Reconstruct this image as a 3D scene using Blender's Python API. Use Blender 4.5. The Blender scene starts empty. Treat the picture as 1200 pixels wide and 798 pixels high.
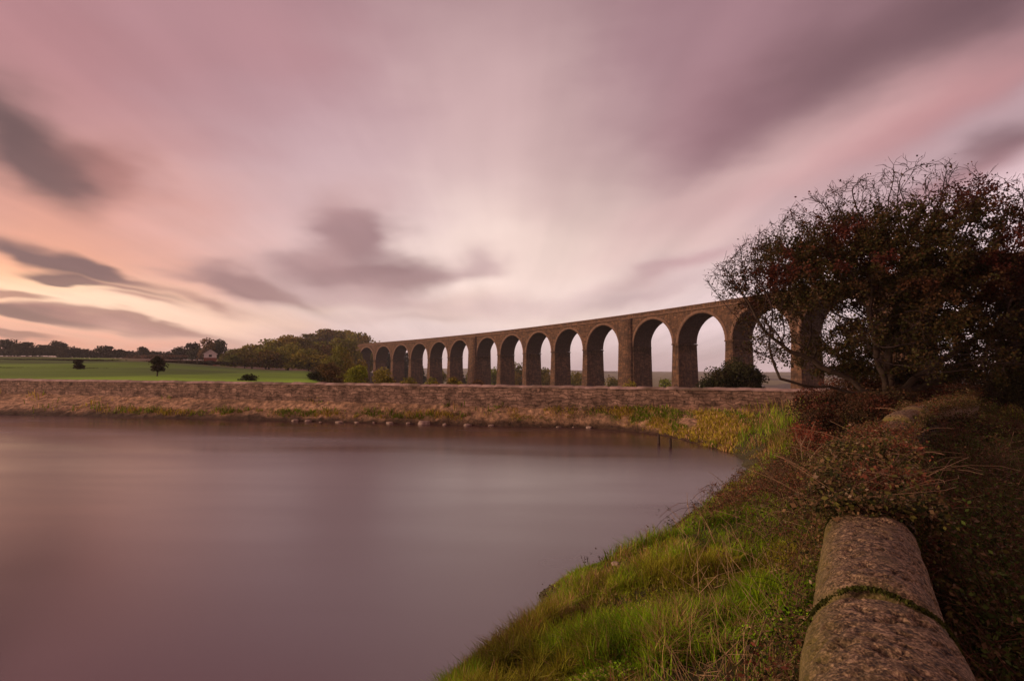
import bpy, math, random
import numpy as np
from mathutils import Vector, Matrix
random.seed(7); RNG = np.random.default_rng(7)
SC = bpy.context.scene; COL = SC.collection
PI = math.pi

# ------------------------------------------------------------------ camera
E = 3.5; F = 600.0
pitch = math.atan(35/600); roll = 0.0067
fw = np.array([0, math.cos(pitch), math.sin(pitch)])
U0 = np.array([0, -math.sin(pitch), math.cos(pitch)]); R0 = np.array([1., 0, 0])
upv = math.cos(roll)*U0 - math.sin(roll)*R0
rtv = math.cos(roll)*R0 + math.sin(roll)*U0
EYE = np.array([0, 0, E])
cam_d = bpy.data.cameras.new('camera'); cam = bpy.data.objects.new('camera', cam_d); COL.objects.link(cam)
cam_d.sensor_width = 36; cam_d.lens = 18; cam_d.clip_end = 12000; cam_d.clip_start = 0.05
m = Matrix((rtv.tolist(), upv.tolist(), (-fw).tolist())).transposed().to_4x4()
m.translation = Vector(EYE.tolist()); cam.matrix_world = m
SC.camera = cam

def ray(px, py):
    d = fw + (px-600)/F*rtv + (399-py)/F*upv
    return d
def at_z(px, py, z):
    d = ray(px, py); return EYE + d*((z-E)/d[2])
def at_y(px, py, Y):
    d = ray(px, py); return EYE + d*(Y/d[1])

# ------------------------------------------------------------------ noise
def _hash(ix, iy, iz, seed):
    h = (ix.astype(np.int64)*374761393 + iy.astype(np.int64)*668265263 + iz.astype(np.int64)*2147483647 + seed*974634777) & 0xFFFFFFFF
    h = ((h ^ (h >> 13))*1274126177) & 0xFFFFFFFF
    h = ((h ^ (h >> 15))*2246822519) & 0xFFFFFFFF
    return ((h ^ (h >> 16)) & 0xFFFFFF)/float(0xFFFFFF)
def vnoise(x, y, z=0.0, seed=0):
    x = np.asarray(x, float); y = np.asarray(y, float); z = np.zeros_like(x)+z
    ix, iy, iz = np.floor(x), np.floor(y), np.floor(z)
    fx, fy, fz = x-ix, y-iy, z-iz
    fx, fy, fz = [t*t*(3-2*t) for t in (fx, fy, fz)]
    r = 0
    for dx in (0, 1):
        for dy in (0, 1):
            for dz in (0, 1):
                w = (fx if dx else 1-fx)*(fy if dy else 1-fy)*(fz if dz else 1-fz)
                r = r + w*_hash(ix+dx, iy+dy, iz+dz, seed)
    return r
def fbm(x, y, z=0.0, o=4, seed=0):
    r = 0; a = .5; t = 0
    for k in range(o):
        r = r + a*vnoise(np.asarray(x)*2**k, np.asarray(y)*2**k, np.asarray(z)*2**k, seed+k); t += a; a *= .5
    return r/t
def sstep(a, b, x):
    t = np.clip((np.asarray(x, float)-a)/(b-a), 0, 1); return t*t*(3-2*t)
def seg_dist(x, y, poly):
    best = np.full(np.shape(x), 1e18)
    for (ax, ay), (bx, by) in zip(poly[:-1], poly[1:]):
        dx, dy = bx-ax, by-ay; L = dx*dx+dy*dy
        t = np.clip(((x-ax)*dx+(y-ay)*dy)/L, 0, 1)
        best = np.minimum(best, (x-ax-t*dx)**2+(y-ay-t*dy)**2)
    return np.sqrt(best)
def inside(x, y, poly):
    r = np.zeros(np.shape(x), bool)
    n = len(poly)
    for i in range(n):
        x1, y1 = poly[i]; x2, y2 = poly[(i+1) % n]
        if y1 == y2: continue
        c = ((y1 > y) != (y2 > y)) & (x < (x2-x1)*(y-y1)/(y2-y1)+x1)
        r ^= c
    return r

# ------------------------------------------------------------------ object helpers
def srgb(r, g, b):
    f = lambda c: (c/255/12.92) if c/255 <= .04045 else ((c/255+.055)/1.055)**2.4
    return (f(r), f(g), f(b))
def tag(o, label=None, cat=None, group=None, kind=None):
    if label: o['label'] = label
    if cat: o['category'] = cat
    if group: o['group'] = group
    if kind: o['kind'] = kind
    return o
def empty(name, loc=(0, 0, 0), label=None, cat=None, group=None):
    o = bpy.data.objects.new(name, None); COL.objects.link(o); o.location = loc
    o.empty_display_size = .3
    return tag(o, label, cat, group)
def mesh_np(name, V, Fq, mat, parent=None, colors=None, smooth=False, uv=None, mat2=None, midx=None):
    """V (n,3); Fq (m,4) or (m,3) int array or list of them"""
    me = bpy.data.meshes.new(name)
    V = np.asarray(V, np.float32)
    if not isinstance(Fq, list): Fq = [Fq]
    Fq = [np.asarray(f, np.int32) for f in Fq if len(f)]
    me.vertices.add(len(V)); me.vertices.foreach_set('co', V.ravel())
    nl = sum(f.size for f in Fq); npoly = sum(len(f) for f in Fq)
    me.loops.add(nl); me.polygons.add(npoly)
    me.loops.foreach_set('vertex_index', np.concatenate([f.ravel() for f in Fq]))
    st = []; k = 0
    for f in Fq:
        st.append(k+np.arange(len(f))*f.shape[1]); k += f.size
    me.polygons.foreach_set('loop_start', np.concatenate(st).astype(np.int32))
    if smooth: me.polygons.foreach_set('use_smooth', np.ones(npoly, bool))
    if colors is not None:
        ca = me.color_attributes.new('Col', 'FLOAT_COLOR', 'POINT')
        c = np.ones((len(V), 4), np.float32); c[:, :3] = colors; ca.data.foreach_set('color', c.ravel())
    if uv is not None:
        ul = me.uv_layers.new(name='UVMap')
        idx = np.concatenate([f.ravel() for f in Fq])
        ul.data.foreach_set('uv', np.asarray(uv, np.float32)[idx].ravel())
    me.materials.append(mat)
    if mat2 is not None:
        me.materials.append(mat2); me.polygons.foreach_set('material_index', midx)
    me.update(calc_edges=True)
    me.validate()
    o = bpy.data.objects.new(name, me); COL.objects.link(o)
    if parent is not None:
        o.parent = parent
    return o

class MB:
    """collect boxes / tubes / loose polys, with uv"""
    def __init__(s): s.v = []; s.q = []; s.uv = []; s.n = 0
    def add(s, V, Q, uv=None):
        V = np.asarray(V, float); s.v.append(V); s.q.append(np.asarray(Q)+s.n); s.n += len(V)
        s.uv.append(np.asarray(uv, float) if uv is not None else V[:, [0, 2]])
    def build(s, name, mat, parent=None, smooth=False, colors=None):
        return mesh_np(name, np.concatenate(s.v), [q for q in s.q], mat, parent, colors=colors, smooth=smooth, uv=np.concatenate(s.uv))
def grid_quads(nu, nv, wrap=False):
    a = []
    i = np.arange(nu-1)[:, None]; j = np.arange(nv if wrap else nv-1)[None, :]
    j2 = (j+1) % nv
    return np.stack([i*nv+j+0*i, (i+1)*nv+j, (i+1)*nv+j2, i*nv+j2+0*i], -1).reshape(-1, 4)
def tubes(P0, P1, R0_, R1_, k=4):
    P0 = np.asarray(P0, float); P1 = np.asarray(P1, float); n = len(P0)
    d = P1-P0; d /= np.maximum(np.linalg.norm(d, axis=1, keepdims=True), 1e-9)
    ref = np.where(np.abs(d[:, 2:3]) > .9, np.array([[1., 0, 0]]), np.array([[0, 0, 1.]]))
    a = np.cross(d, ref); a /= np.linalg.norm(a, axis=1, keepdims=True); b = np.cross(d, a)
    an = np.arange(k)*2*PI/k
    ring = (np.cos(an)[None, :, None]*a[:, None]+np.sin(an)[None, :, None]*b[:, None])
    V = np.concatenate([P0[:, None]+ring*np.asarray(R0_)[:, None, None], P1[:, None]+ring*np.asarray(R1_)[:, None, None]], 1).reshape(-1, 3)
    j = np.arange(k); jn = (j+1) % k
    q = np.stack([j, jn, jn+k, j+k], -1)[None]+(np.arange(n)*2*k)[:, None, None]
    return V, q.reshape(-1, 4)
def rand_unit(n, rng):
    v = rng.normal(size=(n, 3)); return v/np.linalg.norm(v, axis=1, keepdims=True)
def leaves(C, size, cols, rng, flat=0.0, aspect=.55):
    n = len(C)
    a = rand_unit(n, rng); b = rand_unit(n, rng)
    if flat > 0:
        a[:, 2] *= (1-flat); b[:, 2] *= (1-flat)
        a /= np.linalg.norm(a, axis=1, keepdims=True)
    b = b-(a*b).sum(1, keepdims=True)*a; b /= np.maximum(np.linalg.norm(b, axis=1, keepdims=True), 1e-6)
    s = (np.zeros(n)+size)*(0.6+.8*rng.random(n))
    s = s[:, None]
    V = np.stack([C-a*s, C+b*s*aspect, C+a*s, C-b*s*aspect], 1).reshape(-1, 3)
    q = np.arange(4*n).reshape(-1, 4)
    return V, q, np.repeat(cols, 4, axis=0)

# ------------------------------------------------------------------ materials
def newmat(name):
    mt = bpy.data.materials.new(name); mt.use_nodes = True
    nt = mt.node_tree; nt.nodes.clear()
    out = nt.nodes.new('ShaderNodeOutputMaterial')
    return mt, nt, out
def N(nt, t, **kw):
    n = nt.nodes.new(t)
    for k, v in kw.items():
        if k.startswith('i_'):
            n.inputs[k[2:].replace('_', ' ')].default_value = v
        else: setattr(n, k, v)
    return n
def leaf_mat(name, trans=.3, gain=1.0, rough=.7):
    mt, nt, out = newmat(name); L = nt.links.new
    at = N(nt, 'ShaderNodeAttribute', attribute_name='Col')
    g = N(nt, 'ShaderNodeVectorMath', operation='SCALE'); g.inputs['Scale'].default_value = gain
    L(at.outputs['Color'], g.inputs[0])
    p = N(nt, 'ShaderNodeBsdfPrincipled'); p.inputs['Roughness'].default_value = rough; p.inputs['Specular IOR Level'].default_value = .12
    tr = N(nt, 'ShaderNodeBsdfTranslucent'); mx = N(nt, 'ShaderNodeMixShader'); mx.inputs[0].default_value = trans
    L(g.outputs[0], p.inputs['Base Color']); L(g.outputs[0], tr.inputs['Color'])
    L(p.outputs[0], mx.inputs[1]); L(tr.outputs[0], mx.inputs[2]); L(mx.outputs[0], out.inputs['Surface'])
    return mt
def noisy_mat(name, c1, c2, scale=3, c3=None, scale2=.4, bump=.3, bscale=None, rough=.85, coord='Object', attr=False, bdist=.05, spec=.2):
    mt, nt, out = newmat(name); L = nt.links.new
    tc = N(nt, 'ShaderNodeTexCoord')
    n1 = N(nt, 'ShaderNodeTexNoise'); n1.inputs['Scale'].default_value = scale; n1.inputs['Detail'].default_value = 8; n1.inputs['Roughness'].default_value = .65
    L(tc.outputs[coord], n1.inputs['Vector'])
    r = N(nt, 'ShaderNodeMapRange'); r.inputs['From Min'].default_value = .35; r.inputs['From Max'].default_value = .65; L(n1.outputs['Fac'], r.inputs['Value'])
    mx = N(nt, 'ShaderNodeMix', data_type='RGBA'); L(r.outputs[0], mx.inputs['Factor'])
    mx.inputs['A'].default_value = (*c1, 1); mx.inputs['B'].default_value = (*c2, 1)
    res = mx.outputs['Result']
    if c3 is not None:
        n2 = N(nt, 'ShaderNodeTexNoise'); n2.inputs['Scale'].default_value = scale2; n2.inputs['Detail'].default_value = 6; L(tc.outputs[coord], n2.inputs['Vector'])
        r2 = N(nt, 'ShaderNodeMapRange'); r2.inputs['From Min'].default_value = .5; r2.inputs['From Max'].default_value = .66; L(n2.outputs['Fac'], r2.inputs['Value'])
        m2 = N(nt, 'ShaderNodeMix', data_type='RGBA'); L(r2.outputs[0], m2.inputs['Factor']); L(res, m2.inputs['A']); m2.inputs['B'].default_value = (*c3, 1)
        res = m2.outputs['Result']
    if attr:
        at = N(nt, 'ShaderNodeAttribute', attribute_name='Col')
        mm = N(nt, 'ShaderNodeMix', data_type='RGBA', blend_type='MULTIPLY'); mm.inputs['Factor'].default_value = 1
        L(res, mm.inputs['A']); L(at.outputs['Color'], mm.inputs['B']); res = mm.outputs['Result']
    p = N(nt, 'ShaderNodeBsdfPrincipled'); p.inputs['Roughness'].default_value = rough; p.inputs['Specular IOR Level'].default_value = spec
    L(res, p.inputs['Base Color'])
    nb = N(nt, 'ShaderNodeTexNoise'); nb.inputs['Scale'].default_value = bscale or scale*3; nb.inputs['Detail'].default_value = 8; nb.inputs['Roughness'].default_value = .7
    L(tc.outputs[coord], nb.inputs['Vector'])
    b = N(nt, 'ShaderNodeBump'); b.inputs['Strength'].default_value = bump; b.inputs['Distance'].default_value = bdist
    L(nb.outputs['Fac'], b.inputs['Height']); L(b.outputs[0], p.inputs['Normal'])
    L(p.outputs[0], out.inputs['Surface'])
    return mt
def masonry_mat(name, c1, c2, mortar, bw, bh, dirt, dirt_scale=(.12, .03), bump=.4, msize=.02, warp=0.0, bdist=.05, contrast=1.0):
    mt, nt, out = newmat(name); L = nt.links.new
    uv = N(nt, 'ShaderNodeUVMap'); vec = uv.outputs[0]
    if warp:
        nw = N(nt, 'ShaderNodeTexNoise'); nw.inputs['Scale'].default_value = 2.2; nw.inputs['Detail'].default_value = 3; L(vec, nw.inputs['Vector'])
        sb = N(nt, 'ShaderNodeVectorMath', operation='SUBTRACT'); L(nw.outputs['Color'], sb.inputs[0]); sb.inputs[1].default_value = (.5, .5, .5)
        sc_ = N(nt, 'ShaderNodeVectorMath', operation='SCALE'); sc_.inputs['Scale'].default_value = warp; L(sb.outputs[0], sc_.inputs[0])
        ad = N(nt, 'ShaderNodeVectorMath', operation='ADD'); L(vec, ad.inputs[0]); L(sc_.outputs[0], ad.inputs[1]); vec = ad.outputs[0]
    br = N(nt, 'ShaderNodeTexBrick'); L(vec, br.inputs['Vector'])
    br.inputs['Scale'].default_value = 1; br.inputs['Brick Width'].default_value = bw; br.inputs['Row Height'].default_value = bh
    br.inputs['Mortar Size'].default_value = msize; br.inputs['Mortar Smooth'].default_value = .4
    br.inputs['Color1'].default_value = (*c1, 1); br.inputs['Color2'].default_value = (*c2, 1); br.inputs['Mortar'].default_value = (*mortar, 1)
    mp = N(nt, 'ShaderNodeMapping'); mp.inputs['Scale'].default_value = (dirt_scale[0], dirt_scale[1], 1); L(uv.outputs[0], mp.inputs['Vector'])
    nd = N(nt, 'ShaderNodeTexNoise'); nd.inputs['Scale'].default_value = 5; nd.inputs['Detail'].default_value = 8; nd.inputs['Roughness'].default_value = .65; L(mp.outputs[0], nd.inputs['Vector'])
    rr = N(nt, 'ShaderNodeMapRange'); rr.inputs['From Min'].default_value = .42; rr.inputs['From Max'].default_value = .68; rr.inputs['To Max'].default_value = .85; L(nd.outputs['Fac'], rr.inputs['Value'])
    mx = N(nt, 'ShaderNodeMix', data_type='RGBA'); L(rr.outputs[0], mx.inputs['Factor']); L(br.outputs['Color'], mx.inputs['A']); mx.inputs['B'].default_value = (*dirt, 1)
    ng = N(nt, 'ShaderNodeTexNoise'); ng.inputs['Scale'].default_value = 1.7; ng.inputs['Detail'].default_value = 9; ng.inputs['Roughness'].default_value = .7; L(uv.outputs[0], ng.inputs['Vector'])
    r3 = N(nt, 'ShaderNodeMapRange'); r3.inputs['From Min'].default_value = .3; r3.inputs['From Max'].default_value = .7; r3.inputs['To Min'].default_value = 1-.5*contrast; r3.inputs['To Max'].default_value = 1+.35*contrast; L(ng.outputs['Fac'], r3.inputs['Value'])
    ml = N(nt, 'ShaderNodeVectorMath', operation='SCALE'); L(mx.outputs['Result'], ml.inputs[0]); L(r3.outputs[0], ml.inputs['Scale'])
    p = N(nt, 'ShaderNodeBsdfPrincipled'); p.inputs['Roughness'].default_value = .9; p.inputs['Specular IOR Level'].default_value = .15
    L(ml.outputs[0], p.inputs['Base Color'])
    b1 = N(nt, 'ShaderNodeBump'); b1.inputs['Strength'].default_value = bump; b1.inputs['Distance'].default_value = bdist
    hh = N(nt, 'ShaderNodeMath', operation='ADD'); L(ng.outputs['Fac'], hh.inputs[0])
    inv = N(nt, 'ShaderNodeMath', operation='MULTIPLY'); inv.inputs[1].default_value = -.8; L(br.outputs['Fac'], inv.inputs[0]); L(inv.outputs[0], hh.inputs[1])
    L(hh.outputs[0], b1.inputs['Height']); L(b1.outputs[0], p.inputs['Normal'])
    L(p.outputs[0], out.inputs['Surface'])
    return mt

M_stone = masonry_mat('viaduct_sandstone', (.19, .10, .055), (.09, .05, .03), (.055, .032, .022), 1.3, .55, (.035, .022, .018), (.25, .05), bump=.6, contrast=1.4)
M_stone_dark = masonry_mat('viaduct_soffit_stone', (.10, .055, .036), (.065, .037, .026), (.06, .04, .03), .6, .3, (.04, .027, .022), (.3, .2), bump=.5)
M_string = noisy_mat('weathered_string_stone', (.20, .11, .07), (.10, .06, .042), 1.2, bump=.2)
M_damwall = masonry_mat('dam_wall_stone', (.36, .23, .17), (.23, .145, .11), (.13, .085, .065), .6, .22, (.13, .08, .06), (.2, .5), bump=1, msize=.025, warp=.6, contrast=1.7)
M_copepale = noisy_mat('pale_coping_stone', (.42, .29, .25), (.22, .14, .12), 2.2, c3=(.14, .10, .07), scale2=.5, bump=.5, bdist=.04)
M_trunk = noisy_mat('bark', (.07, .045, .032), (.035, .024, .018), 8, bump=.6, bdist=.02)
M_twig = noisy_mat('twig_bark', (.045, .026, .024), (.03, .018, .017), 5, bump=0)
M_leaf = leaf_mat('leaf', .25)
M_grass = leaf_mat('grass_blade', .35)
M_stemwood = leaf_mat('dead_stem', .05)

# ------------------------------------------------------------------ shoreline, dam line, near wall
shore_px = [(545, 798), (600, 745), (640, 700), (700, 668), (760, 635), (800, 612), (832, 592), (862, 570), (880, 550), (876, 540), (850, 528), (815, 517), (775, 509), (740, 504), (700, 501), (600, 499), (500, 496.5), (400, 494), (300, 491.5), (200, 489.5), (100, 487.5), (0, 486)]
shore = [tuple(at_z(px, py, 0)[:2]) for px, py in shore_px]
s0 = shore[0]
shore_full = [(-45, -60), (-13, -12), (-6.2, -2.5), (-3.3, 2.0), (-1.6, 4.4)]+shore+[(-60, shore[-1][1]+3.2), (-130, shore[-1][1]+13)]
water_poly = shore_full+[(-130, -60)]
ZTOP = 2.45
ZUP = .10
dr = at_z(900, 457, ZTOP)[:2]; dl = at_z(0, 445, ZTOP)[:2]
ddir = (dl-dr)/np.linalg.norm(dl-dr); dnor = np.array([ddir[1], -ddir[0]])
if dnor[1] < 0: dnor = -dnor
DA = dr-ddir*6.0; DB = dl+ddir*95
nearwall = [(0.05, -.15), (.98, 1.33), (2.02, 2.94), (3.9, 5.55), (6.0, 8.05), (8.5, 10.7), (11.9, 13.6), (15.5, 17.6), (19.0, 23.0), tuple(DA)]

def height(x, y, noise=True):
    x = np.asarray(x, float); y = np.asarray(y, float)
    d = seg_dist(x, y, shore_full); ins = inside(x, y, water_poly)
    side = (x-dr[0])*dnor[0]+(y-dr[1])*dnor[1]
    near_ = sstep(30, 22, y)
    sgn = np.where(ins, -d, d)+near_*(.6*(fbm(x*.9, y*.9, 0, 2, 14)-.5)+.06*(vnoise(x*4, y*4, 0, 15)-.5))
    d = np.abs(sgn); ins = sgn < 0
    g = 1.72*(1-np.exp(-d/2.1))
    # gentler on the far shore
    h = np.where(ins, -np.minimum(.45*d, 2.5), g)
    if noise:
        amp = sstep(0, .8, d)
        h = h+np.where(ins, 0, amp*(.22*(fbm(x*.9, y*.9, 0, 3, 5)-.5)+.10*(vnoise(x*3.1, y*3.1, 0, 9)-.5)))
    Ys = np.maximum(y, 5); t = x/Ys
    fld = sstep(-.27, -.40, t)
    hf = 1.9+(.010+.021*sstep(-.45, -.75, t))*np.clip(y-45, 0, 220)+.6*np.sin(y*.03+x*.02)*sstep(60, 120, y)-.012*np.clip(y-265, 0, 5000)
    start = 6+26*sstep(.45, .9, t)
    hv = 1.7-19.5*sstep(start, start+85, side)
    rr_ = np.hypot(x, y)
    hv = hv+sstep(420, 2600, rr_)*(22+40*(fbm(x*.0012, y*.0012, 0, 3, 3)-.5))
    far = hv*(1-fld)+hf*fld
    far = far+22*np.exp(-(((x+125)/55)**2+((y-375)/70)**2))
    far = far+(fbm(x*.05, y*.05, 0, 3, 21)-.5)*1.2*sstep(8, 50, side)
    along = (x-DA[0])*ddir[0]+(y-DA[1])*ddir[1]
    h = h-.6*sstep(3, 9, along)*sstep(-8, -6, side)*(~ins)
    w = sstep(.3, 3.5, side)
    return h*(1-w)+far*w

# ------------------------------------------------------------------ ground
def spaced(lo, hi, n, c, a):
    f = lambda v: math.asinh((v-c)/a)
    u = np.linspace(f(lo), f(hi), n); return c+a*np.sinh(u)
gx = spaced(-2900, 2900, 600, 3, 2.6); gy = spaced(-60, 2800, 540, 6, 3.5)
GX, GY = np.meshgrid(gx, gy, indexing='ij')
GZ = height(GX, GY)
side = (GX-dr[0])*dnor[0]+(GY-dr[1])*dnor[1]
tt = GX/np.maximum(GY, 5)
fld = sstep(-.30, -.37, tt)*sstep(.5, 3, side)
nz = fbm(GX*.6, GY*.6, 0, 4, 31)[..., None]
nzf = fbm(GX*.02, GY*.09, 0, 4, 41)[..., None]
c_near = np.array([.055, .048, .02])*(.6+.8*nz)
c_field = np.array([.13, .23, .008])*(.3+1.4*nzf)
strip = (sstep(.52, .6, nzf[..., 0])*sstep(150, 190, GY))[..., None]
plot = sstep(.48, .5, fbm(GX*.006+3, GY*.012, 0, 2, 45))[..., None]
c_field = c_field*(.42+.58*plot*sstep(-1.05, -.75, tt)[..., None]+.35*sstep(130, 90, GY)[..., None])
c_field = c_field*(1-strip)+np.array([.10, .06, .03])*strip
# moorland strip near the house
moor = (sstep(-.80, -.72, tt)*sstep(120, 170, GY))[..., None]
c_field = c_field*(1-moor)+np.array([.11, .058, .035])*moor
c_val = (np.array([.10, .10, .03])*sstep(.45, .5, fbm(GX*.008, GY*.006, 0, 4, 46))[..., None]+np.array([.07, .045, .028]))*(.5+nz)
w1 = fld[..., None]; w2 = sstep(.5, 3, side)[..., None]
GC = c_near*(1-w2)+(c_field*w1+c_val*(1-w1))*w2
M_ground = noisy_mat('turf_and_soil', (1.15, 1.15, 1.1), (.75, .78, .8), 6, bump=.5, attr=True, bdist=.05, bscale=18)
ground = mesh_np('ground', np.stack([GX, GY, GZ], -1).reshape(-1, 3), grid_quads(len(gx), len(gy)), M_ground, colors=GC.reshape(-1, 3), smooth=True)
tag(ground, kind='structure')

# ------------------------------------------------------------------ water
wm, nt, out = newmat('still_water'); L = nt.links.new
p = N(nt, 'ShaderNodeBsdfPrincipled'); p.inputs['Base Color'].default_value = (.055, .022, .022, 1); p.inputs['Roughness'].default_value = .27; p.inputs['IOR'].default_value = 2.4
p.inputs['Specular IOR Level'].default_value = .5
tc = N(nt, 'ShaderNodeTexCoord'); mp = N(nt, 'ShaderNodeMapping'); mp.inputs['Scale'].default_value = (.05, .30, 1); mp.inputs['Rotation'].default_value = (0, 0, .5)
L(tc.outputs['Object'], mp.inputs[0]); n1 = N(nt, 'ShaderNodeTexNoise'); n1.inputs['Scale'].default_value = 1.0; n1.inputs['Detail'].default_value = 4; L(mp.outputs[0], n1.inputs['Vector'])
r = N(nt, 'ShaderNodeMapRange'); r.inputs['From Min'].default_value = .3; r.inputs['From Max'].default_value = .7; r.inputs['To Min'].default_value = .14; r.inputs['To Max'].default_value = .30
L(n1.outputs['Fac'], r.inputs[0]); L(r.outputs[0], p.inputs['Roughness'])
L(p.outputs[0], out.inputs['Surface'])
wx = spaced(-128, 14, 60, 0, 20); wy = spaced(-58, 60, 60, 5, 20)
WX, WY = np.meshgrid(wx, wy, indexing='ij')
tag(mesh_np('water', np.stack([WX, WY, 0*WX], -1).reshape(-1, 3), grid_quads(60, 60), wm, smooth=True), kind='structure')

# ------------------------------------------------------------------ dam: stone-pitched slope and parapet wall
Ls = np.linalg.norm(DB-DA)
def foot(s):   # distance from dam line towards the water to the shoreline
    P = DA+ddir*s; lo = 0.; ts = np.linspace(0, 12, 121)
    q = P[None]-dnor[None]*ts[:, None]
    ins = inside(q[:, 0], q[:, 1], water_poly)
    k = np.argmax(ins) if ins.any() else 120
    return ts[k]
ns = 620; ss = np.linspace(3, Ls-1, ns); fts = np.array([foot(s) for s in ss])
fts = np.convolve(np.pad(fts, 6, mode='edge'), np.ones(13)/13, 'valid')
nt_ = 26; tv = np.linspace(0, 1, nt_)
S2, T2 = np.meshgrid(ss, tv, indexing='ij')
PX = DA[0]+ddir[0]*S2-dnor[0]*T2*(fts[:, None]+.35); PY = DA[1]+ddir[1]*S2-dnor[1]*T2*(fts[:, None]+.35)
ZB = 1.42*(1-T2)**.9*1.0-.12*T2
st = vnoise(S2*2.4, T2*fts[:, None]*3.0, 0, 77); ZB = ZB+.16*(st-.4)*(.35+T2)+.10*(vnoise(S2*6, T2*fts[:, None]*6, 0, 78)-.5)
ZB = np.maximum(ZB, height(PX, PY, False)*.0-1)
uvb = np.stack([S2, T2*fts[:, None]], -1).reshape(-1, 2)
kk = fbm(S2*.25, T2*2, 0, 4, 80)[..., None]; low = sstep(.66, .90, T2+.15*(vnoise(S2*1.1, T2*4, 0, 3)-.5))[..., None]
spk = _hash(np.floor(S2*5), np.floor(T2*fts[:, None]*6), S2*0, 12)[..., None]
cb = np.array([.42, .26, .165])*(.35+.9*kk)*(.5+.9*spk)
cb = cb*(1-low)+np.array([.06, .034, .022])*low
M_pitch = noisy_mat('stone_pitching', (1.4, 1.35, 1.3), (.4, .4, .4), 4.5, bump=1, bscale=9, attr=True, bdist=.12)
tag(mesh_np('stone_embankment', np.stack([PX, PY, ZB], -1).reshape(-1, 3), grid_quads(ns, nt_), M_pitch, colors=cb.reshape(-1, 3), smooth=True, uv=uvb), kind='structure')

damw = empty('dam_parapet_wall', (*(DA+ddir*40), 1.3), 'long straight drystone parapet wall with pale coping along the far side of the water', 'wall')
def local(V, root): return np.asarray(V, float)-np.array(root.location)
# body: front sheet with relief + thickness
nsb = 900; nzb = 12
sv = np.linspace(0, Ls, nsb); zv = np.linspace(.9, ZTOP+ZUP-.14, nzb)
Sb, Zb = np.meshgrid(sv, zv, indexing='ij')
rel = .045*(vnoise(Sb*3.2, Zb*7, 0, 50)-.5)+.05*(fbm(Sb*.4, Zb, 0, 3, 51)-.5)
def damP(s, off, z): return np.stack([DA[0]+ddir[0]*s-dnor[0]*off, DA[1]+ddir[1]*s-dnor[1]*off, z], -1)
mb = MB()
mb.add(damP(Sb, .22+rel, Zb).reshape(-1, 3), grid_quads(nsb, nzb), np.stack([Sb, Zb], -1).reshape(-1, 2))
mb.add(damP(Sb, -.22-rel, Zb).reshape(-1, 3), grid_quads(nsb, nzb), np.stack([Sb, Zb], -1).reshape(-1, 2))
ob = mb.build('wall_body', M_damwall); ob.parent = damw
ob.matrix_parent_inverse = Matrix.Translation(-Vector(damw.location))
# coping: uneven half round course
an = np.linspace(0, PI, 7)
nsc = 1500; sc2 = np.linspace(0, Ls, nsc)
Sc, An = np.meshgrid(sc2, an, indexing='ij')
stone_id = np.floor(Sc/.75+.3*np.sin(Sc*.7)); jit = _hash(stone_id, stone_id*0, stone_id*0, 4)-.5
frac = np.abs((Sc/.75+.3*np.sin(Sc*.7))-stone_id-.5)*2
rad = .28*(1-.22*sstep(.86, 1, frac))
Zc = ZTOP+ZUP-.16+.17*np.sin(An)*(1-.3*sstep(.86, 1, frac))+.05*jit
ob = mesh_np('coping', damP(Sc, rad*np.cos(An), Zc).reshape(-1, 3), grid_quads(nsc, 7), M_copepale, smooth=True)
ob.parent = damw; ob.matrix_parent_inverse = Matrix.Translation(-Vector(damw.location))

# ------------------------------------------------------------------ near wall with big round coping stones
def catmull(P, n):
    P = np.array([2*np.array(P[0])-np.array(P[1])]+list(P)+[2*np.array(P[-1])-np.array(P[-2])], float)
    out = []
    for i in range(1, len(P)-2):
        t = np.linspace(0, 1, n, endpoint=False)[:, None]
        p0, p1, p2, p3 = P[i-1:i+3]
        out.append(.5*((2*p1)+(-p0+p2)*t+(2*p0-5*p1+4*p2-p3)*t**2+(-p0+3*p1-3*p2+p3)*t**3))
    out.append(P[-2:-1]); return np.concatenate(out)
NW = catmull(nearwall, 24)
nws = np.concatenate([[0], np.cumsum(np.linalg.norm(np.diff(NW, axis=0), axis=1))])
def nwp(s):
    return np.stack([np.interp(s, nws, NW[:, 0]), np.interp(s, nws, NW[:, 1])], -1)
def nwframe(s):
    a = nwp(s-.02); b = nwp(s+.02); d = b-a; d = d/np.linalg.norm(d, axis=-1, keepdims=True)
    return nwp(s), d, np.stack([-d[..., 1], d[..., 0]], -1)   # left normal (towards water)
s_of_joint = float(nws[np.argmin(np.abs(NW[:, 1]-1.93))])
mt, nt, out = newmat('pitted_gritstone'); L = nt.links.new; M_grit = mt
tc = N(nt, 'ShaderNodeTexCoord')
n1 = N(nt, 'ShaderNodeTexNoise'); n1.inputs['Scale'].default_value = 38; n1.inputs['Detail'].default_value = 6; n1.inputs['Roughness'].default_value = .62; L(tc.outputs['Object'], n1.inputs['Vector'])
cr = N(nt, 'ShaderNodeValToRGB'); n5 = N(nt, 'ShaderNodeTexNoise'); n5.inputs['Scale'].default_value = 120; n5.inputs['Detail'].default_value = 4; L(tc.outputs['Object'], n5.inputs['Vector']); mx5 = N(nt, 'ShaderNodeMix'); mx5.inputs['Factor'].default_value = .5; L(n1.outputs['Fac'], mx5.inputs['A']); L(n5.outputs['Fac'], mx5.inputs['B']); L(mx5.outputs['Result'], cr.inputs[0])
cr.color_ramp.elements[0].position = .40; cr.color_ramp.elements[0].color = (.022, .014, .010, 1)
cr.color_ramp.elements[1].position = .61; cr.color_ramp.elements[1].color = (.34, .225, .135, 1)
e = cr.color_ramp.elements.new(.5); e.color = (.12, .074, .038, 1)
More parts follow.
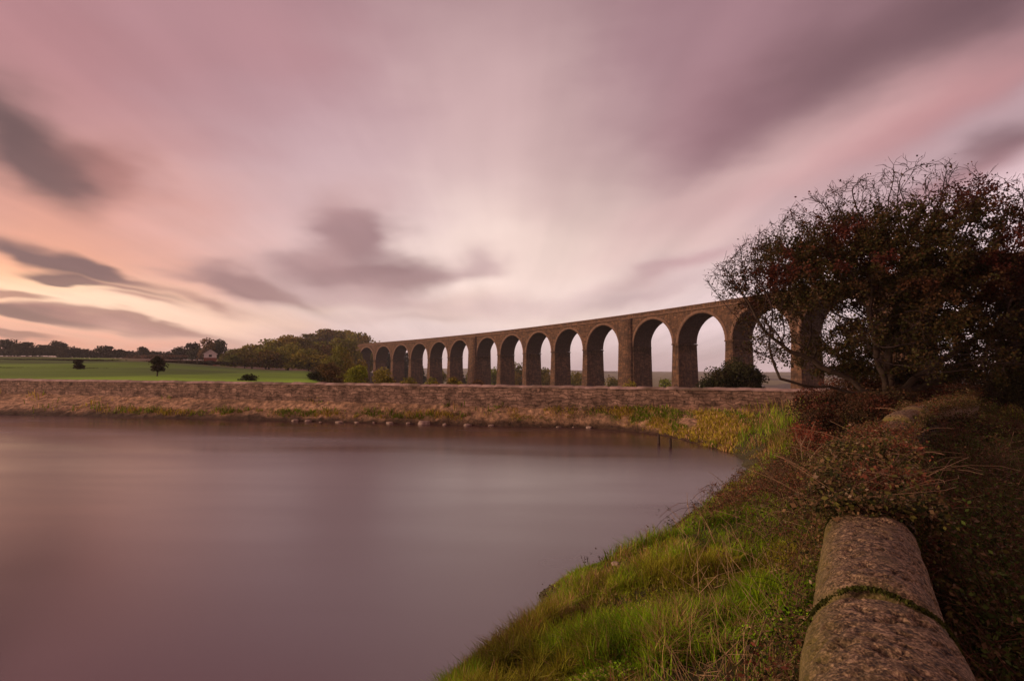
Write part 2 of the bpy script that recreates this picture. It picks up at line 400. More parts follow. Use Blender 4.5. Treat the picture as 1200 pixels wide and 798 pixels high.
n2 = N(nt, 'ShaderNodeTexNoise'); n2.inputs['Scale'].default_value = 4.5; n2.inputs['Detail'].default_value = 6; L(tc.outputs['Object'], n2.inputs['Vector'])
r2 = N(nt, 'ShaderNodeMapRange'); r2.inputs['From Min'].default_value = .5; r2.inputs['From Max'].default_value = .7; r2.inputs['To Max'].default_value = .5; L(n2.outputs['Fac'], r2.inputs[0])
m2 = N(nt, 'ShaderNodeMix', data_type='RGBA'); L(r2.outputs[0], m2.inputs['Factor']); L(cr.outputs[0], m2.inputs['A']); m2.inputs['B'].default_value = (.085, .06, .022, 1)
at = N(nt, 'ShaderNodeAttribute', attribute_name='Col')
sx = N(nt, 'ShaderNodeSeparateColor'); L(at.outputs['Color'], sx.inputs[0])
m3 = N(nt, 'ShaderNodeMix', data_type='RGBA'); L(sx.outputs['Red'], m3.inputs['Factor']); L(m2.outputs['Result'], m3.inputs['A']); m3.inputs['B'].default_value = (.13, .11, .018, 1)
p = N(nt, 'ShaderNodeBsdfPrincipled'); p.inputs['Roughness'].default_value = .8; p.inputs['Specular IOR Level'].default_value = .3; L(m3.outputs['Result'], p.inputs['Base Color'])
bp = N(nt, 'ShaderNodeBump'); bp.inputs['Strength'].default_value = .8; bp.inputs['Distance'].default_value = .02; L(n1.outputs['Fac'], bp.inputs['Height'])
n4 = N(nt, 'ShaderNodeTexVoronoi'); n4.inputs['Scale'].default_value = 62; L(tc.outputs['Object'], n4.inputs['Vector'])
b2 = N(nt, 'ShaderNodeBump'); b2.inputs['Strength'].default_value = .7; b2.inputs['Distance'].default_value = .008; L(n4.outputs['Distance'], b2.inputs['Height']); L(bp.outputs[0], b2.inputs['Normal'])
L(b2.outputs[0], p.inputs['Normal']); L(p.outputs[0], out.inputs['Surface'])

nw = empty('bank_wall', (1.0, 1.3, 1.7), 'low stone wall with big rounded mossy coping stones running away at the lower right', 'wall')
COPETOP = 2.70
stones = []
a = s_of_joint-1.38
edges = [a-.9, a, s_of_joint, s_of_joint+1.42]
while edges[-1] < nws[-1]-1.5: edges.append(edges[-1]+1.2+.25*random.random())
for i in range(len(edges)-1):
    e0, e1 = edges[i]+.024, edges[i+1]-.024
    if e1 > nws[-1] or e0 < 0: 
        if e0 < .02: e0 = .02
    mid = .5*(e0+e1); dist = np.linalg.norm(nwp(np.array(mid)))
    res = .011 if dist < 4.5 else .06
    nS = max(8, int((e1-e0)/res)); nA = 64 if dist < 4.5 else 18
    u = np.linspace(0, 1, nS); ang = np.linspace(-.45, PI+.45, nA)
    Uu, Aa = np.meshgrid(u, ang, indexing='ij')
    s = e0+Uu*(e1-e0); P, D, NL = nwframe(s)
    endr = 1-.25*np.exp(-(np.minimum(Uu, 1-Uu)*(e1-e0)/.028))
    wid = .235*(1+.04*math.sin(i*2.1)); hgt = .25
    ca, sa = np.cos(Aa), np.sin(Aa)
    lx = wid*np.sign(ca)*np.abs(ca)**.8*np.where(sa < 0, 1-.25*np.abs(sa), 1); lz = hgt*np.where(sa > 0, np.abs(sa)**.85, sa*.6)
    n_a = fbm(s*7, lx*7+40, lz*7+9, 5, 100+i)-.5; n_b = fbm(s*28, lx*28, lz*28, 3, 140+i)
    pit = -np.clip(-n_b, 0, .3)*.14-np.clip(.42-fbm(s*30, lx*30, lz*30, 3, 190+i), 0, .3)*.22
    disp = n_a*.028+pit*.7+(fbm(s*2, lx*2, 0, 2, 170+i)-.5)*.03
    k = endr*(1+disp/.24)
    X = P[..., 0]+NL[..., 0]*lx*k; Y = P[..., 1]+NL[..., 1]*lx*k
    ym = float(nwp(np.array(mid))[1]); rise_ = .13*float(sstep(7.2, 8.2, ym)*(1-sstep(11.5, 12.5, ym)))
    Z = COPETOP-hgt+lz*k+.012*math.sin(i*3.3)+rise_
    moss = np.clip(sstep(.10, .23, lx)*(.25+1.1*fbm(s*5, lx*5, 0, 4, 9))*(.6 if dist<4.5 else 1.1)+.9*np.exp(-np.minimum(Uu, 1-Uu)*(e1-e0)/.03)*fbm(s*4, lx*9, 0, 3, 12)*1.4, 0, 1)
    c = np.stack([moss]*3, -1).reshape(-1, 3)
    V = np.stack([X, Y, Z], -1).reshape(-1, 3); Q = grid_quads(nS, nA)
    # end caps (fans as quads to centre line)
    ctr = [nwp(np.array(e0+.02)), nwp(np.array(e1-.02))]
    base = len(V); V = np.concatenate([V, [[*ctr[0], COPETOP-.12], [*ctr[1], COPETOP-.12]]]); c = np.concatenate([c, [[0, 0, 0]]*2])
    j = np.arange(nA-1)
    T1 = np.stack([j, j+1, np.full(nA-1, base)], -1); T3 = np.stack([(nS-1)*nA+j, np.full(nA-1, base+1), (nS-1)*nA+j+1], -1)
    o = mesh_np('coping_stone', V, [Q, np.concatenate([T1, T3])], M_grit, colors=c, smooth=True)
    o.parent = nw; o.matrix_parent_inverse = Matrix.Translation(-Vector(nw.location))
# wall body below
M_body = masonry_mat('bank_wall_rubble', (.12, .08, .055), (.06, .042, .03), (.012, .01, .008), .34, .13, (.04, .04, .015), (.5, .5), bump=1, warp=.1)
mb = MB()
sb = np.linspace(.02, nws[-1]-.1, 260); zb = np.linspace(.2, COPETOP-.27, 14)
Sb, Zb = np.meshgrid(sb, zb, indexing='ij'); P, D, NL = nwframe(Sb)
for sg in (1, -1):
    off = sg*(.19+.05*(vnoise(Sb*3, Zb*7, 0, 61)-.5))
    mb.add(np.stack([P[..., 0]+NL[..., 0]*off, P[..., 1]+NL[..., 1]*off, Zb], -1).reshape(-1, 3), grid_quads(260, 14), np.stack([Sb, Zb], -1).reshape(-1, 2))
o = mb.build('wall_body', M_body); o.parent = nw; o.matrix_parent_inverse = Matrix.Translation(-Vector(nw.location))

# ------------------------------------------------------------------ viaduct
VX, VY, VTH, VK, PIT, EXT, GR = 60.796, 111.33, 2.0385, .0016, 17.228, 4.07, -.0117
def vpos(s):
    s = np.asarray(s, float)
    return VX+(np.sin(VTH+VK*s)-np.sin(VTH))/VK, VY-(np.cos(VTH+VK*s)-np.cos(VTH))/VK
def vfr(s, off, z):
    """off>0 : towards the far side of the viaduct"""
    s = np.asarray(s, float); x, y = vpos(s); th = VTH+VK*s
    nx, ny = np.sin(th), -np.cos(th)
    return np.stack([x+nx*off, y+ny*off, z+0*x], -1)
def vtop(s): return E+18+GR*np.asarray(s, float)
PW = 2.1; DEPTH = 7.4
# openings: each (s_right_edge(near) , s_left_edge(far))
ed = [0.0]
for i in range(1, 14): ed.append(ed[-1]+PIT+(EXT if i in (3, 8) else 0))
ed.append(ed[-1]+PIT); ed = [-2*PIT-EXT, -PIT]+ed+[ed[-1]+PIT]     # near edge of each pier's far side
ed = np.array(ed)                                                   # pier i occupies [ed-w, ed]
wides = {3: 1}
def pier_w(i):
    return PW+EXT if i in (5, 10, 1) else PW                         # index into ed
ed[0] = ed[1]-PIT-EXT
via = empty('railway_viaduct', (*[float(v) for v in vpos(60)], -15.0), 'long curving brown sandstone railway viaduct of tall round arches beyond the dam wall', 'viaduct')
VI = Matrix.Translation(-Vector(via.location))
def vpart(o): o.parent = via; o.matrix_parent_inverse = VI; return o
off0, off1 = 0.0, DEPTH
zspr = lambda s: float(vtop(s))-2.4-(PIT-PW)/2
for i in range(len(ed)):
    w = pier_w(i); a, b = ed[i]-w, ed[i]; zs = zspr(.5*(a+b))
    mb = MB()
    # battered pier: rows going down
    zr = np.array([zs, zs-.35, zs-.36, -24.0]); ex = np.array([.22, .22, .0, .75]); dp = np.array([.12, .12, -.0, .6])
    zz = np.concatenate([[zs], [zs-.4], [zs-.4], np.linspace(zs-.4, -24, 14)])
    e = np.concatenate([[.18, .18, 0], np.linspace(0, .8, 14)]); 
    V = []; UV = []
    for z, q in zip(zz, e):
        ring = [(a-q, off0-q*.8), (b+q, off0-q*.8), (b+q, off1+q*.8), (a-q, off1+q*.8)]
        u = 0
        for r_, (s_, o_) in enumerate(ring+[ring[0]]):
            V.append(vfr(s_, o_, z)); UV.append(([a, b, b+DEPTH, 2*b-a+DEPTH, 2*b-a+2*DEPTH][r_], z))
    mb.add(np.array(V), grid_quads(len(zz), 5), UV)
    po = vpart(mb.build('pier', M_stone))
    if w > PW+1:   # raised pilaster on front and back
        pm = MB()
        for o_in, o_out in ((off0+.05, off0-.55), (off1-.05, off1+.55)):
            aa, bb = a+.55, b-.55; V = []; UV = []
            for z, q in ((float(vtop(a))-.02-1.45, 0), (-24, .7)):
                sg = -1 if o_out < o_in else 1
                pts = [(aa-q, o_in), (aa-q, o_out+sg*q*.9), (bb+q, o_out+sg*q*.9), (bb+q, o_in)]
                for r_, (s_, o_) in enumerate(pts): V.append(vfr(s_, o_, z)); UV.append((aa+[0, .6, .6+bb-aa, 1.2+bb-aa][r_], z))
            pm.add(np.array(V), grid_quads(2, 4), UV)
        pm.build('pilaster', M_stone, po).matrix_parent_inverse = Matrix.Identity(4)
# bays: spandrels with openings
nA = 22
for i in range(len(ed)-1):
    a, b = ed[i], ed[i+1]-pier_w(i+1)          # opening from a to b
    A0 = a-pier_w(i)/2 if i > 0 else a-pier_w(i); B0 = b+pier_w(i+1)/2 if i < len(ed)-2 else b+pier_w(i+1)
    c = .5*(a+b); R = .5*(b-a); zs = zspr(c)
    zt = lambda s: vtop(s)-1.3
    th = np.linspace(PI, 0, nA); sx_ = c+R*np.cos(th); zx = zs+R*np.sin(th)
    col_s = np.concatenate([[A0, a], sx_[1:-1], [b, B0]]); col_z = np.concatenate([[zs, zs], zx[1:-1], [zs, zs]])
    mb = MB()
    for off in (off0, off1):
        V = []; UV = []
        for s_, z_ in zip(col_s, col_z):
            for k in np.linspace(0, 1, 3):
                z = z_+(float(zt(s_))-z_)*k; V.append(vfr(s_, off, z)); UV.append((s_, z))
        mb.add(np.array(V), grid_quads(len(col_s), 3), UV)
    sp = vpart(mb.build('spandrel', M_stone))
    sf = MB(); V = []; UV = []
    for k, (s_, z_) in enumerate(zip(sx_, zx)):
        for o_ in (off0, off1): V.append(vfr(s_, o_, z_)); UV.append((o_, R*(PI-th[k])))
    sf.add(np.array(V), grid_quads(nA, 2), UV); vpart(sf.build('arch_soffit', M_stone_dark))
    # ring of voussoirs, 6 cm proud
    rg = MB(); V = []; UV = []
    r_in, r_out = R-.02, R+.75
    for k in range(nA):
        ct, st_ = math.cos(th[k]), math.sin(th[k])
        for (rr, o_) in ((r_in, off0+.1), (r_in, off0-.09), (r_out, off0-.09), (r_out, off0+.02)):
            V.append(vfr(c+rr*ct, o_, zs+rr*st_)); UV.append((rr*1.0+(0 if o_ < 0 else .2), R*(PI-th[k])))
    rg.add(np.array(V), grid_quads(nA, 4), UV)
    rg.build('arch_ring', M_stone_dark if False else M_string, sp)
# parapet, string course, deck
sv = np.linspace(ed[0]-22, ed[-1]+40, 150)
def ribbon(name, offs, zs, mat, umap=None):
    mb = MB(); V = []; UV = []
    for s_ in sv:
        t = float(vtop(s_)); u = 0
        for k, (o_, z_) in enumerate(zip(offs, zs)):
            if k: u += math.hypot(offs[k]-offs[k-1], zs[k]-zs[k-1])
            V.append(vfr(s_, o_, t+z_)); UV.append((s_, u))
    mb.add(np.array(V), grid_quads(len(sv), len(offs)), UV); return vpart(mb.build(name, mat))
ribbon('string_course', [.3, -.32, -.36, .05], [-1.12, -1.12, -1.42, -1.44], M_string)
ribbon('parapet', [-.02, -.02, .42, .42], [-1.12, -.22, -.22, -1.0], M_stone)
ribbon('parapet_coping', [-.02, -.16, -.16, .5, .5, .42], [-.22, -.2, 0, .02, -.2, -.22], M_string)
ribbon('parapet', [DEPTH+.02, DEPTH+.02, DEPTH-.42, DEPTH-.42], [-1.4, -.22, -.22, -1.0], M_stone)
ribbon('parapet_coping', [DEPTH+.02, DEPTH+.16, DEPTH+.16, DEPTH-.5, DEPTH-.5, DEPTH-.42], [-.22, -.2, 0, .02, -.2, -.22], M_string)
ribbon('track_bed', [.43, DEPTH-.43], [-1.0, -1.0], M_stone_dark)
# abutment at the two ends
for sa, sb_ in ((ed[0]-22, ed[0]-pier_w(0)), (ed[-1], ed[-1]+40)):
    mb = MB(); q = np.linspace(sa, sb_, 12)
    for off in (off0+.01, off1-.01):
        V = []; UV = []
        for s_ in q:
            for z in (-24, float(vtop(s_))-1.3): V.append(vfr(s_, off, z)); UV.append((s_, z))
        mb.add(np.array(V), grid_quads(12, 2), UV)
    vpart(mb.build('abutment', M_stone))

# ------------------------------------------------------------------ trees (mid and far)
def tree(name, label, cat, px, ytop, wpx, Y, pal, rng, group=None, crown_frac=.8, lobes=9, n=None, leafpx=1.7, depth=None, zbase=None, shape='round', dens=1.0, sink=0.0, yaw=None):
    topP = at_y(px, ytop, Y); X = topP[0]
    zg = float(height(np.array([X]), np.array([Y]))[0]) if zbase is None else zbase
    H = topP[2]-zg; W = wpx/F*Y; Dp = depth or W*.85
    root = empty(name, (X, Y, zg-.1), label, cat, group)
    ch = H*crown_frac
    # lobes
    cs = []; rs = []
    for k in range(lobes):
        for _ in range(40):
            v = rng.uniform(-1, 1, 3)
            if v @ v < 1: break
        if shape == 'dome': v[2] = v[2]*.8+.1
        cs.append([v[0]*W*.34, v[1]*Dp*.34, H-ch*.5+v[2]*ch*.34]); rs.append(rng.uniform(.17, .27))
    if crown_frac > .88:
        for q_ in range(4): cs.append([W*(-.3+.2*q_), Dp*rng.uniform(-.2, .2), H-ch*.80]); rs.append(.22)
    cs.append([0, 0, H-ch*.28]); rs.append(.27); cs.append([0, 0, H-ch*.62]); rs.append(.33)
    cs = np.array(cs); rs = np.array(rs)
    px_m = Y/F
    ls = leafpx*px_m*.62
    area = W*H/(px_m**2)
    n = n or int(np.clip(area*3.4*dens, 500, 20000))
    kk = rng.integers(0, len(cs), n)
    d = rand_unit(n, rng); d[:, 2] = np.where(d[:, 2] < -.55, -d[:, 2], d[:, 2])
    rad = (rng.random(n)**.45)*(.75+.5*vnoise(d[:, 0]*2.5+kk*7, d[:, 1]*2.5, d[:, 2]*2.5, 8))
    C = cs[kk]+d*rad[:, None]*np.stack([rs[kk]*W, rs[kk]*Dp, rs[kk]*ch*1.05], -1)
    C[:, 2] = np.clip(C[:, 2], .02*H, None)
    C[:, 2] -= max(0.0, np.percentile(C[:, 2], 99.5)-H)
    pal = np.array(pal); pi = rng.integers(0, len(pal), len(cs))
    base = pal[pi[kk]]*.6+pal[rng.integers(0, len(pal), n)]*.4
    cols = base*(.55+.9*rng.random((n, 1)))*(0.7+.6*vnoise(C[:, 0]/W*5, C[:, 1]/W*5, C[:, 2]/H*5, 3))[:, None]
    V, Q, Cc = leaves(C, ls, cols, rng, aspect=.75)
    mesh_np('crown', V, Q, M_leaf, root, colors=Cc)
    # trunk and limbs
    P0 = []; P1 = []; r0 = []; r1 = []
    tr = max(.035*H, .3*px_m); zt = H-ch*.55
    pts = [np.array([0, 0, -.3]), np.array([.02*W, 0, zt*.5]), np.array([0, .02*W, zt])]
    for q, (u, v) in enumerate(zip(pts[:-1], pts[1:])): P0.append(u); P1.append(v); r0.append(tr*(1-.2*q)); r1.append(tr*(.8-.2*q))
    for c_ in cs[:7]:
        P0.append(pts[2]*.85); P1.append(c_); r0.append(tr*.45); r1.append(tr*.1)
    V, Q = tubes(P0, P1, r0, r1, 6); mesh_np('trunk', V, Q, M_trunk, root)
    return root
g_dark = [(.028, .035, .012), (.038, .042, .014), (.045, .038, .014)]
g_olive = [(.26, .22, .03), (.19, .19, .026), (.28, .19, .04), (.15, .16, .024)]
g_brown = [(.15, .08, .03), (.12, .085, .03), (.09, .06, .02)]
g_lime = [(.24, .29, .02), (.17, .22, .018), (.22, .22, .02)]
g_yel = [(.26, .22, .035), (.12, .13, .025), (.16, .10, .03)]
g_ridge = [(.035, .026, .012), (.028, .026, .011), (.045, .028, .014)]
ordw = ['first', 'second', 'third', 'fourth', 'fifth', 'sixth', 'seventh', 'eighth', 'ninth', 'tenth', 'eleventh', 'twelfth', 'thirteenth', 'fourteenth', 'fifteenth', 'sixteenth', 'seventeenth', 'eighteenth', 'nineteenth', 'twentieth']
rngT = np.random.default_rng(11)
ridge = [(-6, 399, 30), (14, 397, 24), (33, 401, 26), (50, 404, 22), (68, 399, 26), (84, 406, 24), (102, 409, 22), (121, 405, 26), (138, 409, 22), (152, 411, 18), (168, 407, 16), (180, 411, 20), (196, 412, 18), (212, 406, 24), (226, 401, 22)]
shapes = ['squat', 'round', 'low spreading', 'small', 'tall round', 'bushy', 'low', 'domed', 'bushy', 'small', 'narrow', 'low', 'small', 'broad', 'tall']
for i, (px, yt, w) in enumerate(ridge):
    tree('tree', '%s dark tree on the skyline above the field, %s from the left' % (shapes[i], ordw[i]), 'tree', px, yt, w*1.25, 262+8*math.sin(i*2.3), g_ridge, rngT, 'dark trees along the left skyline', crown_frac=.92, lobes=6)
for i, (px, yt, w, lab, pal) in enumerate([(243, 395, 20, 'thin bare topped russet tree behind the white gabled house', g_brown), (258, 398, 26, 'rounded dark green tree just right of the white gabled house', g_dark), (232, 407, 22, 'low dark green tree left of the white gabled house', g_dark)]):
    tree('tree', lab, 'tree', px, yt, w*1.2, 232+7*i, pal, rngT, 'trees around the white gabled house', crown_frac=.9, dens=(.45 if i == 0 else 1))
cop = []
for px, yt, w in [(347, 394, 30), (366, 390, 30), (386, 387, 32), (405, 388, 30), (423, 391, 30)]: cop.append((px, yt, w, 342, 'back row', g_olive))
for px, yt, w in [(276, 408, 32), (296, 404, 34), (316, 398, 36), (337, 392, 36), (357, 397, 34), (377, 400, 32), (396, 397, 34), (411, 395, 30)]: cop.append((px, yt, w, 215, 'middle row', g_olive))
for px, yt, w in [(287, 412, 38), (312, 408, 40), (338, 406, 42), (362, 409, 38), (386, 418, 34), (404, 420, 30), (419, 424, 24)]: cop.append((px, yt, w, 165, 'front row', g_olive))
cnt = {}
tones = ['olive green', 'dull green', 'brownish green', 'mossy green']
for k, (px, yt, w, Y, row, pal) in enumerate(cop):
    c = cnt[row] = cnt.get(row, -1)+1
    pl = [pal, [(.11, .13, .026), (.15, .12, .028)], g_brown+g_olive, g_olive][k % 4]
    tree('tree', '%s tree in the %s of the wooded knoll, %s from the left' % (tones[k % 4], row, ordw[c]), 'tree', px, yt+rngT.uniform(-1, 1.5), w*1.35, Y+rngT.uniform(-6, 6), pl, rngT, 'trees on the wooded knoll left of the viaduct', crown_frac=.95, lobes=6, leafpx=2.1)
for px, yt, w, Y, lab, pal in [
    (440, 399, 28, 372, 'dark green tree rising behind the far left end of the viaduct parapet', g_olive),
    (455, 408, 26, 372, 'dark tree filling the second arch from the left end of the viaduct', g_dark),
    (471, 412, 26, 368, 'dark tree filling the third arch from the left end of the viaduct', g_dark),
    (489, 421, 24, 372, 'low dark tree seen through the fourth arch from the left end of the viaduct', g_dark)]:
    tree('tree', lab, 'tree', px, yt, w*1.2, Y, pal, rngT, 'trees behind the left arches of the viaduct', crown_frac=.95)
for i, (px, yt, w) in enumerate([(515, 432, 22), (537, 432, 22), (551, 434, 20), (578, 429, 24), (606, 424, 24), (620, 430, 20), (636, 429, 22), (661, 433, 26), (676, 436, 20), (703, 434, 16), (716, 440, 26), (778, 443, 26)]):
    tree('tree', '%s tree low behind the viaduct arches, %s of them from the left' % (['small green', 'bushy green', 'dark round', 'olive'][i % 4], ordw[i]), 'tree', px, yt, w*1.15, 330-8*i, [g_olive, g_dark, g_olive, g_lime][i % 4], rngT, 'trees beyond the viaduct arches', crown_frac=.95)
# field trees and bushes
for px, yt, w, Y, lab in [(30, 408, 110, 256, 'long dark hedgerow on the skyline at the left edge of the photo'), (120, 413, 90, 258, 'long dark hedgerow on the skyline above the lone round tree'), (190, 416, 80, 250, 'low brown hedgerow on the skyline left of the white gabled house'), (55, 431, 130, 88, 'thin dark hedge line crossing the field at the far left'), (60, 421, 170, 150, 'long dark hedge across the middle of the field at far left'), (205, 423, 130, 150, 'low dark hedge across the field below the white gabled house')]:
    tree('hedgerow', lab, 'hedge', px, yt, w*1.1, Y, g_ridge if px != 190 else [(.12, .06, .035), (.08, .045, .03)], rngT, 'hedgerows of the green field', crown_frac=.99, lobes=26, depth=4, n=9000 if Y > 100 else 5000, leafpx=2.0)
tree('tree', 'small round dark tree standing alone in the green field', 'tree', 185, 417, 21, 66, g_ridge, rngT, crown_frac=.86, lobes=8, leafpx=1.5)
tree('bush', 'dark squat bush on its own in the field left of the lone round tree', 'bush', 92, 420, 14, 82, g_ridge, rngT, crown_frac=.97, lobes=5)
for px, yt, w, Y, lab, pal in [
    (292, 437, 22, 62, 'small dark bush behind the dam wall at the foot of the wooded knoll', g_dark),
    (372, 434, 20, 70, 'small dark bush between the field and the brown bush behind the dam wall', g_dark),
    (385, 425, 36, 74, 'brownish spreading bush behind the dam wall left of the lime bush', g_brown),
    (399, 402, 40, 120, 'large rounded olive green tree behind the lime green bush', g_olive),
    (418, 427, 32, 62, 'bright lime green rounded bush behind the dam wall', g_lime),
    (449, 432, 36, 60, 'yellow green spreading bush right of the lime green bush', g_yel),
    (480, 440, 30, 58, 'low yellow brown bush under the left arches behind the dam wall', g_yel),
    (506, 441, 26, 57, 'low green bush under the fifth visible arch behind the dam wall', g_olive),
    (532, 441, 30, 57, 'low yellow green bush at the wall below the small left arches', g_yel),
    (560, 443, 26, 58, 'low dull bush behind the wall at the narrow wide pier', g_brown),
    (738, 444, 30, 60, 'low green tuft of bush behind the wall at the foot of the pilastered pier', g_olive)]:
    tree('bush' if 'bush' in lab and 'tree' not in lab else 'tree', lab, 'bush' if 'tree' not in lab else 'tree', px, yt, w*1.15, Y, pal, rngT, None, crown_frac=.97, lobes=8, leafpx=1.5)
for px, yt, w, lab in [(838, 428, 46, 'dark green elder bush behind the dam wall in front of the second big arch'), (862, 417, 50, 'taller ragged dark bush behind the dam wall right of the elder bush'), (880, 430, 40, 'low dark bush behind the dam wall close to the big hawthorn')]:
    tree('bush', lab, 'bush', px, yt, w*1.1, 44, [(.03, .038, .015), (.05, .05, .018), (.05, .035, .018)], rngT, 'dark bushes behind the right end of the dam wall', crown_frac=.97, lobes=11, leafpx=1.6, dens=.75)

# ------------------------------------------------------------------ house on the left
def box(mb, x0, x1, y0, y1, z0, z1):
    V = [(x0, y0, z0), (x1, y0, z0), (x1, y1, z0), (x0, y1, z0), (x0, y0, z1), (x1, y0, z1), (x1, y1, z1), (x0, y1, z1)]
    for q in ((0, 1, 5, 4), (1, 2, 6, 5), (2, 3, 7, 6), (3, 0, 4, 7), (4, 5, 6, 7)):
        W = [V[i] for i in q]; mb.add(W, [[0, 1, 2, 3]])
M_white = noisy_mat('pale_render', (.62, .56, .54), (.5, .45, .43), 1.5, bump=.05)
M_red = noisy_mat('red_brick_wall', (.22, .07, .045), (.15, .05, .035), 2.5, bump=.2)
M_dark = noisy_mat('dark_opening', (.02, .018, .017), (.015, .013, .012), 3, bump=0, rough=.4)
M_slate = noisy_mat('slate_roof', (.10, .085, .085), (.06, .05, .052), 2, bump=.3)
hp = at_y(246, 429, 196); hz = float(height(hp[0:1], hp[1:2])[0])
ho = empty('house', (hp[0], hp[1], hz), 'small white gabled house with a red brick ground floor between dark trees', 'house')
ho.rotation_euler = (0, 0, math.radians(30)); 
ztop = float(at_y(246, 409.5, 196)[2]-hz)
mb = MB(); box(mb, -2.1, 2.1, -1.5, 3, -1, ztop-3.2); mb.build('wall', M_red, ho)
mb = MB()
zt0 = ztop-3.2
mb.add([(-2.1, -1.5, zt0), (2.1, -1.5, zt0), (2.1, -1.5, zt0+1.7), (-2.1, -1.5, zt0+1.7)], [[0, 1, 2, 3]])
mb.add([(-2.1, -1.5, zt0+1.7), (2.1, -1.5, zt0+1.7), (.02, -1.5, ztop-.2), (-.02, -1.5, ztop-.2)], [[0, 1, 2, 3]])
mb.add([(2.1, -1.5, zt0), (2.1, 3, zt0), (2.1, 3, zt0+1.7), (2.1, -1.5, zt0+1.7)], [[0, 1, 2, 3]])
mb.add([(-2.1, -1.5, zt0), (-2.1, 3, zt0), (-2.1, 3, zt0+1.7), (-2.1, -1.5, zt0+1.7)], [[0, 1, 2, 3]])
mb.build('gable_wall', M_white, ho)
mb = MB()
for sg in (-1, 1):
    V = [(0, -1.8, ztop), (0, 3.2, ztop), (sg*2.5, 3.2, zt0+1.45), (sg*2.5, -1.8, zt0+1.45)]
    mb.add(V, [[0, 1, 2, 3]]); mb.add([(a_, b_, c_-.15) for a_, b_, c_ in V], [[0, 1, 2, 3]])
    mb.add([V[0], V[3], (V[3][0], V[3][1], V[3][2]-.15), (0, -1.8, ztop-.15)], [[0, 1, 2, 3]])
mb.build('roof', M_white, ho)
mb = MB(); box(mb, -.7, .9, -1.56, -1.4, zt0-3.0, zt0-1.0); mb.build('door', M_dark, ho)
mb = MB(); box(mb, -.5, .5, -1.54, -1.4, zt0+.3, zt0+1.2); mb.build('window', M_dark, ho)

# ------------------------------------------------------------------ near hawthorn (space colonisation)
def colonize(attr, nodes, parents, step, infl, kill, iters, rng, up=.0):
    nodes = list(map(np.asarray, nodes)); parents = list(parents)
    A = attr.copy(); nd = np.full(len(A), 1e9); ni = np.zeros(len(A), int)
    def upd(k0):
        nonlocal nd, ni
        B = np.array(nodes[k0:])
        if len(B) == 0: return
        for c in range(0, len(B), 400):
            D = np.linalg.norm(A[:, None]-B[None, c:c+400], axis=2); j = D.argmin(1); dm = D[np.arange(len(A)), j]
            m_ = dm < nd; nd = np.where(m_, dm, nd); ni = np.where(m_, k0+c+j, ni)
    upd(0)
    for it in range(iters):
        m_ = nd < infl
        if not m_.any(): break
        k0 = len(nodes)
        idx = ni[m_]; P = np.array(nodes)
        v = A[m_]-P[idx]; v /= np.maximum(np.linalg.norm(v, axis=1, keepdims=True), 1e-6)
        acc = np.zeros_like(P); np.add.at(acc, idx, v)
        for k in np.unique(idx):
            d = acc[k]+rng.normal(size=3)*.13+np.array([0, 0, up]); l = np.linalg.norm(d)
            if l < 1e-6: continue
            nodes.append(P[k]+d/l*step*(.8+.4*rng.random())); parents.append(int(k))
        upd(k0)
        keep = nd > kill; A, nd, ni = A[keep], nd[keep], ni[keep]
        if len(A) == 0 or len(nodes) > 14000: break
    return np.array(nodes), np.array(parents)

rngH = np.random.default_rng(5)
TY = 15.4; PXM = TY/F
tx0, ty0 = 11.3, TY
tz0 = float(height(np.array([tx0]), np.array([ty0]))[0])
topx = [836, 850, 875, 900, 925, 950, 1000, 1040, 1065, 1100, 1130, 1160, 1195, 1240, 1290]
topy = [318, 300, 278, 262, 243, 227, 208, 199, 194, 209, 216, 222, 246, 285, 345]
botx = [836, 860, 885, 905, 940, 980, 1030, 1100, 1290]
boty = [326, 345, 352, 372, 402, 425, 440, 440, 440]
A = []
while len(A) < 8000:
    px = rngH.uniform(836, 1285); t0, b0 = np.interp(px, topx, topy), np.interp(px, botx, boty)
    py = rngH.uniform(t0, b0)
    q = (py-t0)/(b0-t0); dd = 3.4*math.sqrt(max(0, 1-((px-1065)/240)**2))*math.sqrt(min(1, .15+q*1.6))
    y = TY+rngH.uniform(-1, 1)*dd*.95
    P = at_y(px, py, TY); P = np.array([P[0], y, P[2]])
    if px < 960 and rngH.random() < .35: continue
    A.append(P)
# drooping sprays in front of the arch, and low right
for _ in range(300):
    px = rngH.uniform(872, 915); py = rngH.uniform(360, 425); P = at_y(px, py, TY); A.append([P[0], TY+rngH.uniform(-1.2, 1.2), P[2]])
A = np.array(A)
nodes = []; par = []
def seedline(p0, p1, n, pk):
    k = pk
    for i in range(1, n+1):
        q = p0+(p1-p0)*i/n+rngH.normal(size=3)*.04
        nodes.append(q); par.append(k); k = len(nodes)-1
    return k
b0 = np.array([tx0, ty0, tz0-.2]); nodes.append(b0); par.append(-1)
k1 = seedline(b0, b0+np.array([-.15, 0, 1.5]), 5, 0)
for tgt in ([-2.6, .6, 2.9], [-1.1, -.9, 3.6], [.6, .5, 3.9], [2.2, -.4, 3.2], [3.6, .8, 2.4], [-3.4, -.3, 2.0]):
    seedline(nodes[k1], b0+np.array(tgt), 9, k1)
nodes, par = colonize(A, nodes, par, .15, 1.4, .24, 160, rngH)
nN = len(nodes); w = np.zeros(nN); child = np.zeros(nN, int)
for k in range(nN-1, 0, -1):
    if child[k] == 0: w[k] = 1
    w[par[k]] += w[k]; child[par[k]] += 1
rad = .0062*np.power(np.maximum(w, 1), .46)
haw = empty('hawthorn_tree', (tx0, ty0, tz0), 'large spreading dark hawthorn with twiggy outline in front of the viaduct', 'tree')
HI = Matrix.Translation(-Vector(haw.location))
